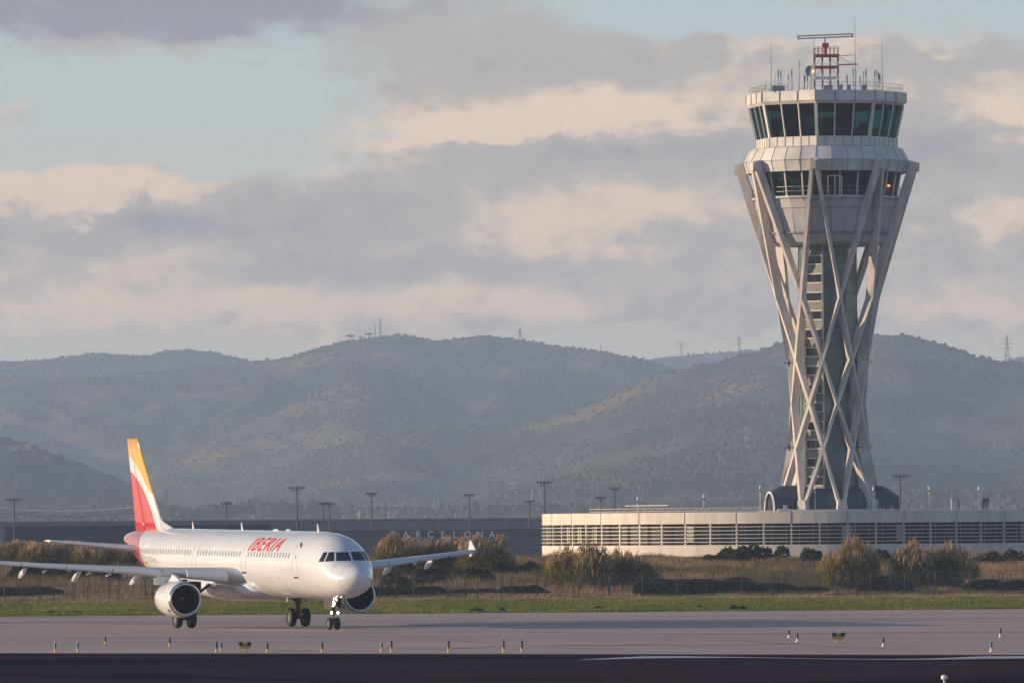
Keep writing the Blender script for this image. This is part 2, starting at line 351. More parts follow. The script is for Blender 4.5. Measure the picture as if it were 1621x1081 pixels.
np_mesh('hills', np.stack([XX.ravel(), YY.ravel(), ZZ.ravel()], 1), F, [hill_mat()], smooth=True)['kind'] = 'structure'

# forest on the hills: tree crowns one cannot count
def ico(sub=1):
    bm = bmesh.new(); bmesh.ops.create_icosphere(bm, subdivisions=sub, radius=1)
    v = np.array([p.co[:] for p in bm.verts]); f = np.array([[q.index for q in p.verts] for p in bm.faces]); bm.free(); return v, f
iv, ifc = ico(1)
def crowns(name, px, py, pz, size, mats, hs=0.9, label=None):
    n = len(px); jit = 1 + (rng.random((n, len(iv), 3))-0.5)*0.7
    S = np.stack([size, size, size*hs*(0.8+0.6*rng.random(n))], 1)
    V3 = iv[None]*jit*S[:, None] + np.stack([px, py, pz + size*hs*0.55], 1)[:, None]
    Fx = ifc[None] + (np.arange(n)*len(iv))[:, None, None]
    mi = np.repeat(rng.integers(0, len(mats), n), len(ifc))
    return np_mesh(name, V3.reshape(-1, 3), Fx.reshape(-1, 3), mats, mi, smooth=True)
FOR = [mat('pine_forest_dark', (0.038, 0.052, 0.024), 1, 0.3, 0.02, spec=0), mat('pine_forest_mid', (0.050, 0.064, 0.029), 1, 0.3, 0.02, spec=0), mat('oak_forest', (0.088, 0.080, 0.040), 1, 0.3, 0.02, spec=0)]
nT = 230000
fy = 3900 + 6900*rng.random(nT)**0.9; fx = (rng.random(nT)*2-1)*fy*0.078
hz = hill_z(fx, fy); e = 10.0
gy = (hill_z(fx, fy+e) - hz)/e
den = fbm(fx/90, fy/160, 77, 4)
keep = (hz > 1.5) & (gy > -0.02) & (rng.random(nT) < np.clip((den-0.38)*6, 0.12, 1))
for k, (Yk, fl, bl, prof) in enumerate(RIDGES): keep |= (np.abs(fy-Yk) < 40) & (hz > 3) & (rng.random(nT) < 0.6)
fx, fy, hz = fx[keep], fy[keep], hz[keep]
tag(crowns('forest', fx, fy, hz - 0.8, 0.8 + 1.7*rng.random(len(fx))**1.6, FOR), 'dark pine and oak woods covering the hazy hillsides', 'forest', kind='stuff')
print('forest crowns', len(fx))

# ------------------------------------------------------------------ control tower on its round building
TX, TY = 34.9, 834.0
def zt(py, Rr=0): return HC + (840 - 3.6 - py) * (TY - Rr) / FPX
def pol(Rr, deg, z): a = R(deg); return Vector((TX + Rr*math.sin(a), TY - Rr*math.cos(a), z))
def ring(n, Rr, z, ph): return [pol(Rr, ph + 360*i/n, z) for i in range(n)]
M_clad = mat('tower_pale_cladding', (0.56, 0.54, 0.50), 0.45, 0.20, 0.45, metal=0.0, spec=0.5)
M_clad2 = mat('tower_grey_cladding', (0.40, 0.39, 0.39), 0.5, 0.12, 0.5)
M_seam = mat('cladding_joint', (0.16, 0.155, 0.15), 0.8, 0.1)
M_strut = mat('concrete_strut', (0.54, 0.49, 0.44), 0.8, 0.20, 0.9, bump=0.3, stretch=(1, 1, .25))
M_frame = mat('window_frame_pale', (0.60, 0.57, 0.52), 0.5, 0.08)
M_dark = mat('dark_metal', (0.05, 0.052, 0.058), 0.5, 0.2)
M_grey = mat('grey_metal', (0.30, 0.31, 0.32), 0.45, 0.15, metal=0.3)
M_wht = mat('white_painted_metal', (0.72, 0.70, 0.66), 0.4, 0.06)
M_redst = mat('red_painted_steel', (0.42, 0.10, 0.06), 0.6, 0.2)
M_navy = mat('blue_grey_metal_sheet', (0.05, 0.064, 0.084), 0.5, 0.15, 0.3, metal=0.2)
def glass(name, tint, refl, rough=0.04):
    m = bpy.data.materials.new(name); m.use_nodes = True; t = m.node_tree
    for n in list(t.nodes): t.nodes.remove(n)
    tr = t.nodes.new('ShaderNodeBsdfTransparent'); tr.inputs[0].default_value = (*tint, 1)
    gl = t.nodes.new('ShaderNodeBsdfGlossy'); gl.inputs['Roughness'].default_value = rough; gl.inputs[0].default_value = (0.75, 0.85, 0.9, 1)
    mx = t.nodes.new('ShaderNodeMixShader'); fr = t.nodes.new('ShaderNodeFresnel'); fr.inputs[0].default_value = 1.5
    ad = t.nodes.new('ShaderNodeMath'); ad.operation = 'MULTIPLY_ADD'; ad.inputs[1].default_value = 0.8; ad.inputs[2].default_value = refl; ad.use_clamp = True
    ad.inputs[1].default_value = 0.4; t.links.new(fr.outputs[0], ad.inputs[0]); t.links.new(ad.outputs[0], mx.inputs[0]); t.links.new(tr.outputs[0], mx.inputs[1]); t.links.new(gl.outputs[0], mx.inputs[2])
    o = t.nodes.new('ShaderNodeOutputMaterial'); t.links.new(mx.outputs[0], o.inputs[0]); return m
M_cabglass = glass('tinted_green_glass', (0.10, 0.30, 0.28), 0.01)
M_galglass = glass('gallery_green_glass', (0.14, 0.34, 0.28), 0.02)
def dglass(name, col, rough=0.12, var=0.25, scale=0.4, stretch=(1,1,1)): return mat(name, col, rough, var, scale, spec=0.6, stretch=stretch)
M_shaftA = dglass('teal_glass_panel', (0.085, 0.135, 0.130), 0.25); M_stair = dglass('stairwell_panel', (0.17, 0.18, 0.145), 0.5)
M_blk = mat('dark_window_opening', (0.012, 0.014, 0.016), 0.15, 0.4, 0.5)

Z0 = 8.05
org = Vector((TX, TY, 0))
tower = empty('control_tower', (TX, TY, 0), 'tall airport control tower wrapped in a lattice of pale crossing struts above the round building', 'control tower')
def tp(b, name, m, par=None, label=None, smooth=False):
    o = b.build(name, m, par or tower, origin=org, smooth=smooth)
    if label: o['label'] = label
    return o
OCT = -10.0
zr, zf, zw0, zw1, zs, zd = zt(142, 8.8), zt(163, 8.7), zt(164.5, 8.5), zt(215, 7.7), zt(228.5, 7.7), zt(231, 8.4)
# roof fascia (octagon), with joints
b = MB(); b.loft([ring(8, 8.1, zr+0.02, OCT), ring(8, 8.83, zr, OCT), ring(8, 8.86, zf+0.35, OCT), ring(8, 8.55, zf, OCT), ring(8, 8.0, zf, OCT)], cap0=False)
b.poly([p for p in ring(8, 8.1, zr+0.02, OCT)]); b.poly(list(reversed(ring(8, 8.0, zf, OCT))))
fas = tp(b, 'roof_fascia', M_clad)
b = MB()
for i in range(8):
    for k in range(4):
        t = k/3
        if k == 3: continue
        p = pol(8.875, OCT+45*i, 0).lerp(pol(8.875, OCT+45*i+45, 0), t)
        q = pol(8.905, OCT+45*i, 0).lerp(pol(8.905, OCT+45*i+45, 0), t)
        b.beam((q.x, q.y, zf+0.30), (q.x, q.y, zr-0.01), 0.07, 0.07); tp(b, 'fascia_joint', M_seam); b = MB()
# cab glazing
def pane_ring(name, nm, m, R0, z0, R1, z1, npan, parts=8, ph=OCT, gap=0.10, frame=M_frame, fw=0.13, cw=0.34):
    fr = MB(); st = 360/parts
    for i in range(parts):
        a0, a1 = ph+st*i, ph+st*i+st
        B0, B1, T0, T1 = pol(R0, a0, z0), pol(R0, a1, z0), pol(R1, a0, z1), pol(R1, a1, z1)
        for k in range(npan):
            b = MB(); t0, t1 = k/npan, (k+1)/npan
            b.quad(B0.lerp(B1, t0), B0.lerp(B1, t1), T0.lerp(T1, t1), T0.lerp(T1, t0)); tp(b, nm, m)
        for k in range(npan):
            t0 = k/npan; wd = cw if k == 0 else fw; fr = MB()
            fr.beam(B0.lerp(B1, t0), T0.lerp(T1, t0), wd, 0.22 if k else 0.30, up=(pol(1, a0, 0)-pol(0, 0, 0))); tp(fr, name, frame)
pane_ring('window_mullion', 'cab_window', M_cabglass, 7.72, zw1, 8.5, zf, 3)
# cab inside: floor, core, desks and the ceiling
b = MB(); b.loft([ring(8, 7.6, zw1-0.05, OCT), ring(8, 7.6, zw1-0.4, OCT)], cap0=True, cap1=True); tp(b, 'cab_floor', M_dark)
b = MB(); b.loft([ring(8, 8.3, zf-0.12, OCT), ring(8, 8.3, zf-0.02, OCT)], cap0=True, cap1=True); tp(b, 'cab_ceiling', M_dark)
b = MB()
for i in range(16):
    if i % 4 == 3: continue
    p, q = pol(5.9, 11+22.5*i, zw1), pol(5.9, 11+22.5*i+16, zw1); b.beam(p+Vector((0,0,.5)), q+Vector((0,0,.5)), 0.8, 1.0)
    if i % 2: m_ = p.lerp(q, .5); b.box(m_.x-.45, m_.y-.12, zw1+1.0, m_.x+.45, m_.y+.12, zw1+1.55)
b.loft([ring(8, 2.6, zw1, OCT), ring(8, 2.6, zw1+2.3, OCT)], cap0=True, cap1=True)
b.box(TX-4.6, TY+2.5, zw1, TX-1.2, TY+5.2, zf-0.15); b.box(TX+1.5, TY+3.5, zw1, TX+2.9, TY+5.4, zf-.15); b.box(TX-6, TY-1, zw1, TX-4.9, TY+1.8, zf-1.2)
tp(b, 'control_desks', M_dark)
# sill band under the cab windows
b = MB(); b.loft([ring(8, 7.6, zw1+0.02, OCT), ring(8, 7.85, zw1, OCT), ring(8, 7.85, zd-0.1, OCT)]); tp(b, 'sill_band', M_clad)
b = MB()
for i in range(8):
    for k in range(6):
        q = pol(7.87, OCT+45*i, 0).lerp(pol(7.87, OCT+45*i+45, 0), k/6); b.beam((q.x, q.y, zd), (q.x, q.y, zw1-.03), 0.05, 0.05)
    b.beam(pol(7.87, OCT+45*i, zd+.08), pol(7.87, OCT+45*i+45, zd+.08), .05, .05)
tp(b, 'sill_joint', M_seam)
# collar ring, 32 facets
PH32 = OCT + 5.625*0
rz = [(7.6, zd-0.12), (8.35, zd), (8.5, zt(233.5, 8.5)), (9.15, zt(252, 9.1)), (8.8, zt(269.5, 8.8)), (8.1, zt(270, 8.1))]
b = MB(); b.loft([ring(32, r_, z_, PH32) for r_, z_ in rz]); tp(b, 'collar_ring', M_clad)
b = MB()
for i in range(32):
    a = PH32 + 360*i/32
    for (r0, z0), (r1, z1) in zip(rz[1:4], rz[2:5]): b.beam(pol(r0+.01, a, z0), pol(r1+.01, a, z1), 0.05, 0.04, up=pol(1, a, 0)-pol(0, 0, 0))
for (r0, z0) in (rz[3],):
    rr = ring(32, r0+.012, z0, PH32)
    for i in range(32): b.beam(rr[i], rr[(i+1) % 32], 0.04, 0.05)
tp(b, 'collar_joint', M_seam)
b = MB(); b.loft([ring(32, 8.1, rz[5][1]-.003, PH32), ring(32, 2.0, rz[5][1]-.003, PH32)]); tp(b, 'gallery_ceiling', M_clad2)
# gallery
zg0, zg1 = zt(309, 7.9), zt(270, 8.1)
pane_ring('gallery_mullion', 'gallery_window', M_galglass, 7.55, zg0, 8.0, zg1-.01, 1, parts=24, ph=OCT+3, fw=0.12, cw=0.14)
b = MB(); b.loft([ring(32, 8.25, zg0, PH32), ring(32, 8.25, zg0-.22, PH32)], cap0=True, cap1=True); tp(b, 'gallery_ledge', M_clad2)
b = MB()
for i in range(48):
    a = 360*i/48; b.beam(pol(8.18, a, zg0), pol(8.2, a, zg0+1.0), .04, .04)
    for h in (0.5, 1.0): b.beam(pol(8.2, a, zg0+h), pol(8.2, a+7.5, zg0+h), .035, .035)
tp(b, 'gallery_railing', M_grey)
b = MB(); b.loft([ring(16, 4.6, zg0, 0), ring(16, 4.6, zg1, 0)])
for i in range(8):
    p, q = pol(4.6, 20+45*i, zg0), pol(7.4, 20+45*i, zg0); b.beam(p+Vector((0,0,1.0)), q+Vector((0,0,1.0)), .15, 2.0)
tp(b, 'gallery_core', M_dark)
dpos = pol(7.86, 4, 0)
b = MB(); up_ = pol(1, 4, 0)-pol(0, 0, 0)
for dx in (-.75, 0, .75):
    p = pol(7.95, 4 + dx*7.2, zg0); q = pol(8.1, 4 + dx*7.2, zg1-.6); b.beam(p, q, .1, .1, up=up_)
b.beam(pol(8.1, -1.4, zg1-.6), pol(8.1, 9.4, zg1-.6), .1, .1); tp(b, 'gallery_door', M_frame)
bl = MB(); c_ = pol(8.05, 55, zt(293, 8)); bl.box(c_.x-.11, c_.y-.11, c_.z-.11, c_.x+.11, c_.y+.11, c_.z+.11); tp(bl, 'warning_light', mat('red_lamp_glow', (1.0, 0.12, 0.05), 0.3, 0.0, emit=5), label='glowing red warning lamp')
# drum below the gallery
dr = [(7.95, zg0-.22), (7.75, zt(328, 7.8)), (7.70, zt(328.6, 7.8)), (7.0, zt(366, 7))]
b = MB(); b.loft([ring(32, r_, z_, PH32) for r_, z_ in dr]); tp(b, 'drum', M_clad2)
b = MB()
for i in range(32):
    a = PH32+360*i/32
    b.beam(pol(7.96, a, zg0-.22), pol(7.01, a, zt(366, 7)), .05, .04, up=pol(1, a, 0)-pol(0,0,0))
rr = ring(32, 7.76, zt(328, 7.8), PH32)
for i in range(32): b.beam(rr[i], rr[(i+1) % 32], .05, .06)
tp(b, 'drum_joint', M_seam)
b = MB(); b.loft([ring(32, 7.25, zt(366, 7.2), PH32), ring(32, 7.25, zt(368.5, 7.2), PH32)], cap0=True, cap1=True); tp(b, 'drum_rim', M_seam)
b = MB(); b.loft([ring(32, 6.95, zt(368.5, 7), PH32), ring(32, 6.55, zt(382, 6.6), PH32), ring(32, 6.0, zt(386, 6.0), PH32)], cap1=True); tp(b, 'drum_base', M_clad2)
# shaft
zb = Z0; ztop = zt(386, 3.2)
b = MB(); b.loft([ring(8, 3.2, zb, OCT), ring(8, 3.2, ztop, OCT)]); tp(b, 'shaft', M_shaftA)
b = MB(); fl = 2.02; z = zt(404, 3.2); zf_list = []
while z > zb + 1: zf_list.append(z); z -= fl
for z in zf_list:
    rr = ring(8, 3.225, z, OCT)
    for i in range(8): b.beam(rr[i], rr[(i+1) % 8], .05, .10)
for i in range(8): b.beam(pol(3.22, OCT+45*i, zb), pol(3.22, OCT+45*i, ztop), .10, .10)
tp(b, 'floor_joint', M_seam)
# stairwell facet with its stacked windows  (facet from OCT-45 to OCT)
A0, A1 = pol(3.24, OCT-44.5, 0), pol(3.24, OCT-0.5, 0); nrm = (pol(1, OCT-22.5, 0)-pol(0, 0, 0))
b = MB(); off = nrm*0.01
b.quad(Vector((A0.x, A0.y, zb))+off, Vector((A1.x, A1.y, zb))+off, Vector((A1.x, A1.y, ztop))+off, Vector((A0.x, A0.y, ztop))+off); tp(b, 'stair_panel', M_stair)
for z in zf_list:
    p, q = A0.lerp(A1, .06)+nrm*.03, A0.lerp(A1, .94)+nrm*.03
    z1, z0 = z, z-0.98
    b = MB(); b.quad((p.x, p.y, z0), (q.x, q.y, z0), (q.x, q.y, z1), (p.x, p.y, z1)); wn = tp(b, 'stair_window', M_blk)
    b = MB()
    for za in (z0, z1): b.beam((p.x, p.y, za), (q.x, q.y, za), .12, .12)
    for pp in (p, q): b.beam((pp.x, pp.y, z0-.06), (pp.x, pp.y, z1+.06), .11, .11)
    b.build('frame', M_frame, wn, origin=org)
    b = MB(); m1 = p.lerp(q, .55)+nrm*.02
    for k in range(5): mm = p.lerp(q, .55+.09*k)+nrm*.02; b.beam((mm.x, mm.y, z0+.06), (mm.x, mm.y, z1-.06), .08, .03)
    b.build('blind', M_stair, wn, origin=org)
b = MB()
for pp in (A0, A1): b.beam((pp.x+off.x*4, pp.y+off.y*4, zb), (pp.x+off.x*4, pp.y+off.y*4, ztop), .10, .10)
tp(b, 'stair_edge_strip', M_frame)
# the sixteen struts
Rt, Rb = 10.25, 5.95; ztp = zt(254, 10.25)
for i in range(8):
    for sgn in (1, -1):
        a0 = -10.5+45*i; a1 = a0 + sgn*112.5
        p0, p1 = pol(Rt, a0 + sgn*0.9, ztp), pol(Rb, a1 - sgn*1.2, Z0)
        rings = []; n = 12; d = (p1-p0).normalized()
        for k in range(n+1):
            t = k/n; p = p0.lerp(p1, t); rad = (p-org); rad.z = 0; rad.normalize()
            rad = (rad - d*rad.dot(d)).normalized(); sd = d.cross(rad)
            # radially deep, slim across; slimmer towards the ground
            W = 0.46*(1-t)+0.42*t; D_ = 1.0*(1-t)+0.75*t
            o_ = p - rad*(D_/2)*(1 if sgn > 0 else 0.96)
            rings.append([o_ + rad*(D_/2)*x_ + sd*(W/2)*y_ for x_, y_ in ((-1,-1),(1,-.8),(1,.8),(-1,1))])
        b = MB(); b.loft(rings, cap0=True, cap1=True); st = tp(b, 'strut', M_strut)
    b = MB(); p = pol(Rt-.51, -10.5+45*i, ztp); rd = pol(1, -10.5+45*i, 0)-pol(0, 0, 0)
    b.beam(p-Vector((0,0,.9)), p+Vector((0,0,.06)), .60, 1.02, up=rd, w1=.50)
    tp(b, 'strut_head', M_strut)
    b = MB(); b.tube([pol(8.6, -10.5+45*i, ztp-.55), pol(Rt-.9, -10.5+45*i, ztp-.75)], .13, 8); b.tube([pol(8.75, -10.5+45*i, ztp-.0), pol(Rt-.9, -10.5+45*i, ztp-.6)], .1, 8); tp(b, 'strut_bracket', M_clad2)
    b = MB(); p = pol(Rb-.45, 12+45*i, Z0); b.beam(p, p+Vector((0,0,1.0)), 1.15, 1.0, up=pol(1, 12+45*i, 0)-pol(0,0,0), w1=.9); tp(b, 'strut_foot', M_strut)
# small equipment arms between struts and shaft
b = MB()
for py, a in ((574, 78), (708, 78), (574, -80), (708, -80)):
    z = zt(py); b = MB(); b.beam(pol(3.2, a, z), pol(4.9, a, z), .10, .10); b.box(pol(4.4, a, z).x-.1, pol(4.4, a, z).y-.1, z-.35, pol(4.4, a, z).x+.1, pol(4.4, a, z).y+.1, z+.35); tp(b, 'maintenance_bracket', M_dark)
# base drum between the legs and the two curved entrance tunnels
b = MB(); b.loft([ring(40, 5.2, Z0-.6, 0), ring(40, 5.2, Z0+.5, 0), ring(40, 4.9, Z0+1.8, 0), ring(40, 4.2, Z0+2.3, 0)], cap1=True); tp(b, 'base_drum', M_navy)
b = MB()
for k in range(5):
    a = -32+18*k; b.beam(pol(5.22, a, Z0-.5), pol(5.22, a, Z0+.5), .05, .05); b.beam(pol(5.22, a, Z0+.5), pol(4.92, a, Z0+1.8), .05, .05)
tp(b, 'base_joint', M_seam)
def tunnel(x0, x1, yc, w, h, z0, hm=None, yaw=0.0):
    b = MB(); rings = []
    for k in range(9):
        t = k/8; x = x0+(x1-x0)*t; hh = h*(1+0.30*min(1, t*3)**.8) if hm is None else h*(1-0.32*max(0, t-.55)/.45)
        rings.append([(x, yc + w*math.cos(math.pi*q/12), z0 + hh*math.sin(math.pi*q/12)**.75 if 0 < q < 12 else z0) for q in range(13)])
    cx_ = x1 if hm is None else x0; cs_, sn_ = math.cos(yaw), math.sin(yaw)
    rings = [[(cx_+(x-cx_)*cs_-(y-yc)*sn_, yc+(x-cx_)*sn_+(y-yc)*cs_, z) for x, y, z in r_] for r_ in rings]
    b.loft(rings, closed=False); return b, rings
xl0, xl1 = TX-6.9, TX-3.0
b, rg = tunnel(xl0, xl1, TY-2.2, 1.35, 2.6, Z0-.75, yaw=R(21)); b.poly(rg[-1]); ten = tp(b, 'entrance_tunnel', M_navy)
b = MB(); b.tube([Vector(p)+Vector((-.02, 0, .05)) for p in rg[0]], .13, 6); tp(b, 'tunnel_arch', M_wht)
# tunnel mouth faces left and a little to the camera
b = MB(); b.poly([(p[0]+.12, p[1], p[2]-.05) for p in rg[0]]); tp(b, 'tunnel_mouth', M_blk)
b, rg = tunnel(TX+3.8, TX+7.6, TY-.6, 2.4, 3.3, Z0-.75, 1); b.poly(list(reversed(rg[-1]))); tp(b, 'side_canopy', M_navy)
# roof railing, antennas, lattice mast with radar bar
b = MB()
for i in range(8):
    p0, p1 = pol(8.5, OCT+45*i, zr), pol(8.5, OCT+45*i+45, zr)
    for k in range(9):
        p = p0.lerp(p1, k/9); b.beam(p, p+Vector((0,0,.85)), .045, .045)
    for h in (.45, .85): b.beam(p0+Vector((0,0,h)), p1+Vector((0,0,h)), .04, .04)
tp(b, 'roof_railing', mat('galvanised_rail', (.42, .40, .36), .5, .1))
def rx(px): return TX + (px-1306)*.0695
b = MB(); b.box(rx(1218), TY-6, zr, rx(1238), TY-4.4, zr+.62); b.box(rx(1298), TY-7.4, zr, rx(1312), TY-6.2, zr+.55); b.box(rx(1320), TY-7.2, zr, rx(1328), TY-6.3, zr+.62); b.box(rx(1335), TY-6.9, zr, rx(1341), TY-6.2, zr+.62); b.box(rx(1358), TY-6.6, zr, rx(1366), TY-5.6, zr+.62); tp(b, 'roof_unit', M_grey)
ANT = [(1217, 70, -5), (1222.5, 112, -5), (1228, 110, -5), (1232, 112, -5), (1244, 118, -5), (1249, 110, -5.5), (1261, 96, -5), (1266.5, 118, -6), (1269, 120, -6), (1273, 118, -6), (1285.5, 64, -2), (1335.5, 120, -6), (1346, 110, -5), (1350, 112, -5), (1352, 28, -1), (1357, 122, -5), (1362, 114, -5), (1366, 110, -5), (1380, 112, -5), (1383, 110, -5), (1386, 116, -5), (1388, 119, -5), (1393, 66, -3)]
for i, (px, py, dy) in enumerate(ANT):
    x = rx(px); zt_ = zt(py, -dy); b = MB()
    if py < 80: b.tube([(x, TY+dy, zr), (x, TY+dy, zt_)], .045, 6, r1=.018)
    else:
        b.tube([(x, TY+dy, zr), (x, TY+dy, zt_-.3)], .035, 6); b.tube([(x, TY+dy, zt_-.75), (x, TY+dy, zt_)], .075, 6)
    tp(b, 'antenna', [M_grey, M_wht, M_dark][i % 3] if py > 80 else M_dark)
for px, s in ((1206, 1), (1279.5, 1.5)):
    b = MB(); x = rx(px); zc = zt(133 if s == 1 else 113, 6); b.tube([(x, TY-6, zr), (x, TY-6, zc)], .05, 6)
    prof = [(.02, 0), (.2, .03), (.36, .12), (.40, .2)]
    c = Vector((x, TY-6.1, zc)); dirn = Vector((-.5, -.86, 0)).normalized() if s > 1 else Vector((1, 0, 0)); up = Vector((0,0,1)); sd = dirn.cross(up)
    b.loft([[c + dirn*(h_*s) + (sd*math.cos(q*math.pi/8)+up*math.sin(q*math.pi/8))*(r_*s) for q in range(16)] for r_, h_ in prof], cap0=True)
    tp(b, 'dish_antenna', M_grey)
MX0, MX1 = rx(1287), rx(1324); MY0, MY1 = TY-3.2, TY-.8; mz = lambda py: zt(py, 2)
class Each:   # every member its own part
    def __init__(s, name, m, par): s.a = (name, m, par)
    def beam(s, *q, **k): bb = MB(); bb.beam(*q, **k); bb.build(s.a[0], s.a[1], s.a[2], origin=org)
rm = empty('radar_mast', (0, 0, 0), None, None); rm.parent = tower; rm['label'] = 'red and white lattice mast on the tower roof'
b = Each('red_member', M_redst, rm); b2 = Each('white_member', M_wht, rm)
for (x, y) in ((MX0, MY0), (MX1, MY0), (MX1, MY1), (MX0, MY1), ((MX0*2+MX1)/3, MY0), ((MX0+MX1*2)/3, MY0), ((MX0*2+MX1)/3, MY1), ((MX0+MX1*2)/3, MY1)):
    z0, z1 = zr, mz(89); n = 6
    for k in range(n): (b if k % 2 else b2).beam((x, y, z0+(z1-z0)*k/n), (x, y, z0+(z1-z0)*(k+1)/n), .11, .11)
for py in (89, 107, 124):
    for (x0, y0, x1, y1) in ((MX0, MY0, MX1, MY0), (MX1, MY0, MX1, MY1), (MX0, MY1, MX1, MY1), (MX0, MY0, MX0, MY1)):
        (b if py != 124 else b2).beam((x0, y0, mz(py)), (x1, y1, mz(py)), .12, .20)
b3 = MB(); b3.box(MX0-.1, MY0-.1, mz(89), MX1+.1, MY1+.1, mz(89)+.12); b3.build('mast_platform', M_redst, rm, origin=org)
for k in range(7):
    x = MX0+(MX1-MX0)*k/6; b.beam((x, MY0, mz(89)), (x, MY0, mz(76)), .06, .06); b.beam((x, MY1, mz(89)), (x, MY1, mz(76)), .06, .06)
b.beam((MX0, MY0, mz(76)), (MX1, MY0, mz(76)), .05, .05); b2.beam((MX0, MY0, mz(82)), (MX1, MY0, mz(82)), .04, .04)
b.beam((MX0, MY1, mz(76)), (MX1, MY1, mz(76)), .05, .05)
b.beam((MX1, MY0, mz(104.5)), (rx(1354), MY0, mz(103.5)), .14, .14); b2.beam((MX1, MY0, mz(90)), (rx(1351), MY0, mz(89)), .08, .08); b2.beam((MX1, MY0, mz(91)), (rx(1345), MY0, mz(103)), .06, .06)
for (x0, x1) in ((MX0, MX0*2/3+MX1/3), (MX1, MX0/3+MX1*2/3)):
    b.beam((x0, MY0, mz(124)), (x1, MY0, mz(107)), .05, .05); b2.beam((x0, MY0, mz(107)), (x1, MY0, mz(90)), .05, .05)
b = MB(); x = rx(1303.5); b.tube([(x, TY-2, mz(90)), (x, TY-2, mz(70))], .26, 10); b.box(x-.3, TY-2.35, mz(76), x+.42, TY-1.6, mz(69)); b.build('radar_drive', M_redst, rm, origin=org)
b = MB(); b.tube([(x, TY-2, mz(70)), (x, TY-2, mz(60))], .1, 8)
dv = Vector((.985, -.17, 0)); c = Vector((x+.05, TY-2, 0))
for py, r_ in ((56.5, .075), (60.5, .075)): b.beam(c-dv*3.0+Vector((0,0,mz(py+.5))), c+dv*3.0+Vector((0,0,mz(py-1.5))), .16, r_*2)
for s_ in (-1, 1): b.beam(c+dv*3.0*s_+Vector((0,0,mz(61.5-s_))), c+dv*3.0*s_+Vector((0,0,mz(55-s_))), .16, .16)
b.build('radar_bar', M_grey, rm, origin=org)

# ------------------------------------------------------------------ round building under the tower
RB = 31.6; bt, bf, bw = 7.75, 6.52, 4.27
bld = empty('round_building', (TX, TY, 0), 'low round cream building with horizontal louvres under the control tower', 'building')
M_cream = mat('cream_concrete', (0.62, 0.56, 0.47), 0.75, 0.12, 0.9, bump=0.2, stretch=(1, 1, .12))
M_louv = mat('louvre_cream', (0.55, 0.50, 0.43), 0.6, 0.08); M_roof = mat('flat_roof_gravel', (0.25, 0.24, 0.23), 0.9, 0.15)
def bp(b, name, m, par=None, smooth=False): return b.build(name, m, par or bld, origin=org, smooth=smooth)
NB = 132
b = MB(); b.loft([ring(NB, RB-.5, bt-.25, 0), ring(NB, RB-.5, bt, 0), ring(NB, RB, bt, 0), ring(NB, RB, bf, 0), ring(NB, RB-.6, bf, 0)]); bp(b, 'fascia', M_cream)
b = MB(); b.poly(ring(NB, RB-.45, bt-.24, 0)); bp(b, 'roof', M_roof)
b = MB(); b.loft([ring(NB, RB-.6, bw, 0), ring(NB, RB, bw, 0), ring(NB, RB, -.1, 0)]); bp(b, 'lower_wall', M_cream)
M_bglass = mat('office_glass', (0.015, 0.02, 0.024), 0.3, 0.5, 0.25, spec=0.2)
b = MB(); b.loft([ring(66, RB-.85, bf, 0), ring(66, RB-.85, bw, 0)]); bp(b, 'window_band', M_bglass)
b = MB()
for i in range(132): b.beam(pol(RB-.80, i*2.727, bw), pol(RB-.80, i*2.727, bf), .05, .05)
bp(b, 'window_mullions', M_grey)
b = MB(); Mi = mat('pale_interior_blind', (0.42, 0.44, 0.36), 0.8, 0.15, .5)
rr_ = random.Random(4)
for i in range(66):
    if rr_.random() < .30:
        a = i*5.4545+rr_.random()*2; b = MB(); b.quad(pol(RB-.83, a, bw+.3), pol(RB-.83, a+1.8, bw+.3), pol(RB-.83, a+1.8, bf-.2), pol(RB-.83, a, bf-.2)); bp(b, 'blind', Mi)
for k in range(5):
    z = bw + .28 + k*(bf-bw-.25)/5; b = MB()
    b.loft([ring(NB, RB+.05, z, 0), ring(NB, RB+.05, z+.075, 0), ring(NB, RB-.06, z+.075, 0), ring(NB, RB-.06, z, 0), ring(NB, RB+.05, z, 0)]); bp(b, 'louvre', M_louv)
for i in range(66):
    a = i*5.4545+1.2
    if abs(((a+180) % 360)-180) > 100: continue
    b = MB(); b.beam(pol(RB-.24, a, bw), pol(RB-.24, a, bf), .17, .26, up=pol(1, a, 0)-pol(0,0,0)); bp(b, 'column', M_louv)
b = MB()
for i in range(33): b = MB(); b.beam(pol(RB+.002, i*10.909+1.2, bf+.01), pol(RB+.002, i*10.909+1.2, bt-.01), .05, .04); bp(b, 'fascia_joint', M_seam)
b = MB(); b.loft([ring(64, 8.6, bt-.24, 0), ring(64, 8.6, Z0-.35, 0), ring(64, 7.2, Z0-.02, 0)], cap1=True); bp(b, 'tower_plinth', M_clad2)
M_rail = mat('white_rail', (0.70, 0.62, 0.52), 0.5, 0.1)
b = MB()
for i in range(56):
    a = -62+i*1.15 if i < 40 else 8+(i-40)*2.2
    h = .95 if i % 3 else 1.25
    b.beam(pol(RB-1.6, a, bt-.24), pol(RB-1.6, a, bt-.24+h*.75), .05, .05)
for i in range(40):
    a = -62+i*1.15
    for h in (.5, .85): b.beam(pol(RB-1.6, a, bt-.24+h*.8), pol(RB-1.6, a+1.15, bt-.24+h*.8), .035, .035)
for i in range(16):
    a = 8+i*2.2; b.beam(pol(RB-5, a, bt+.15), pol(RB-5, a+2.2, bt+.15), .05, .09); b.beam(pol(RB-5, a, bt-.2), pol(RB-5, a, bt+.5), .05, .05)
for i in range(10): a = -62+i*1.7; b.beam(pol(RB-6, a, bt-.2), pol(RB-6, a, bt+.85), .07, .07); b.beam(pol(RB-6, a, bt+.8), pol(RB-6, a+1.7, bt+.8), .06, .06)
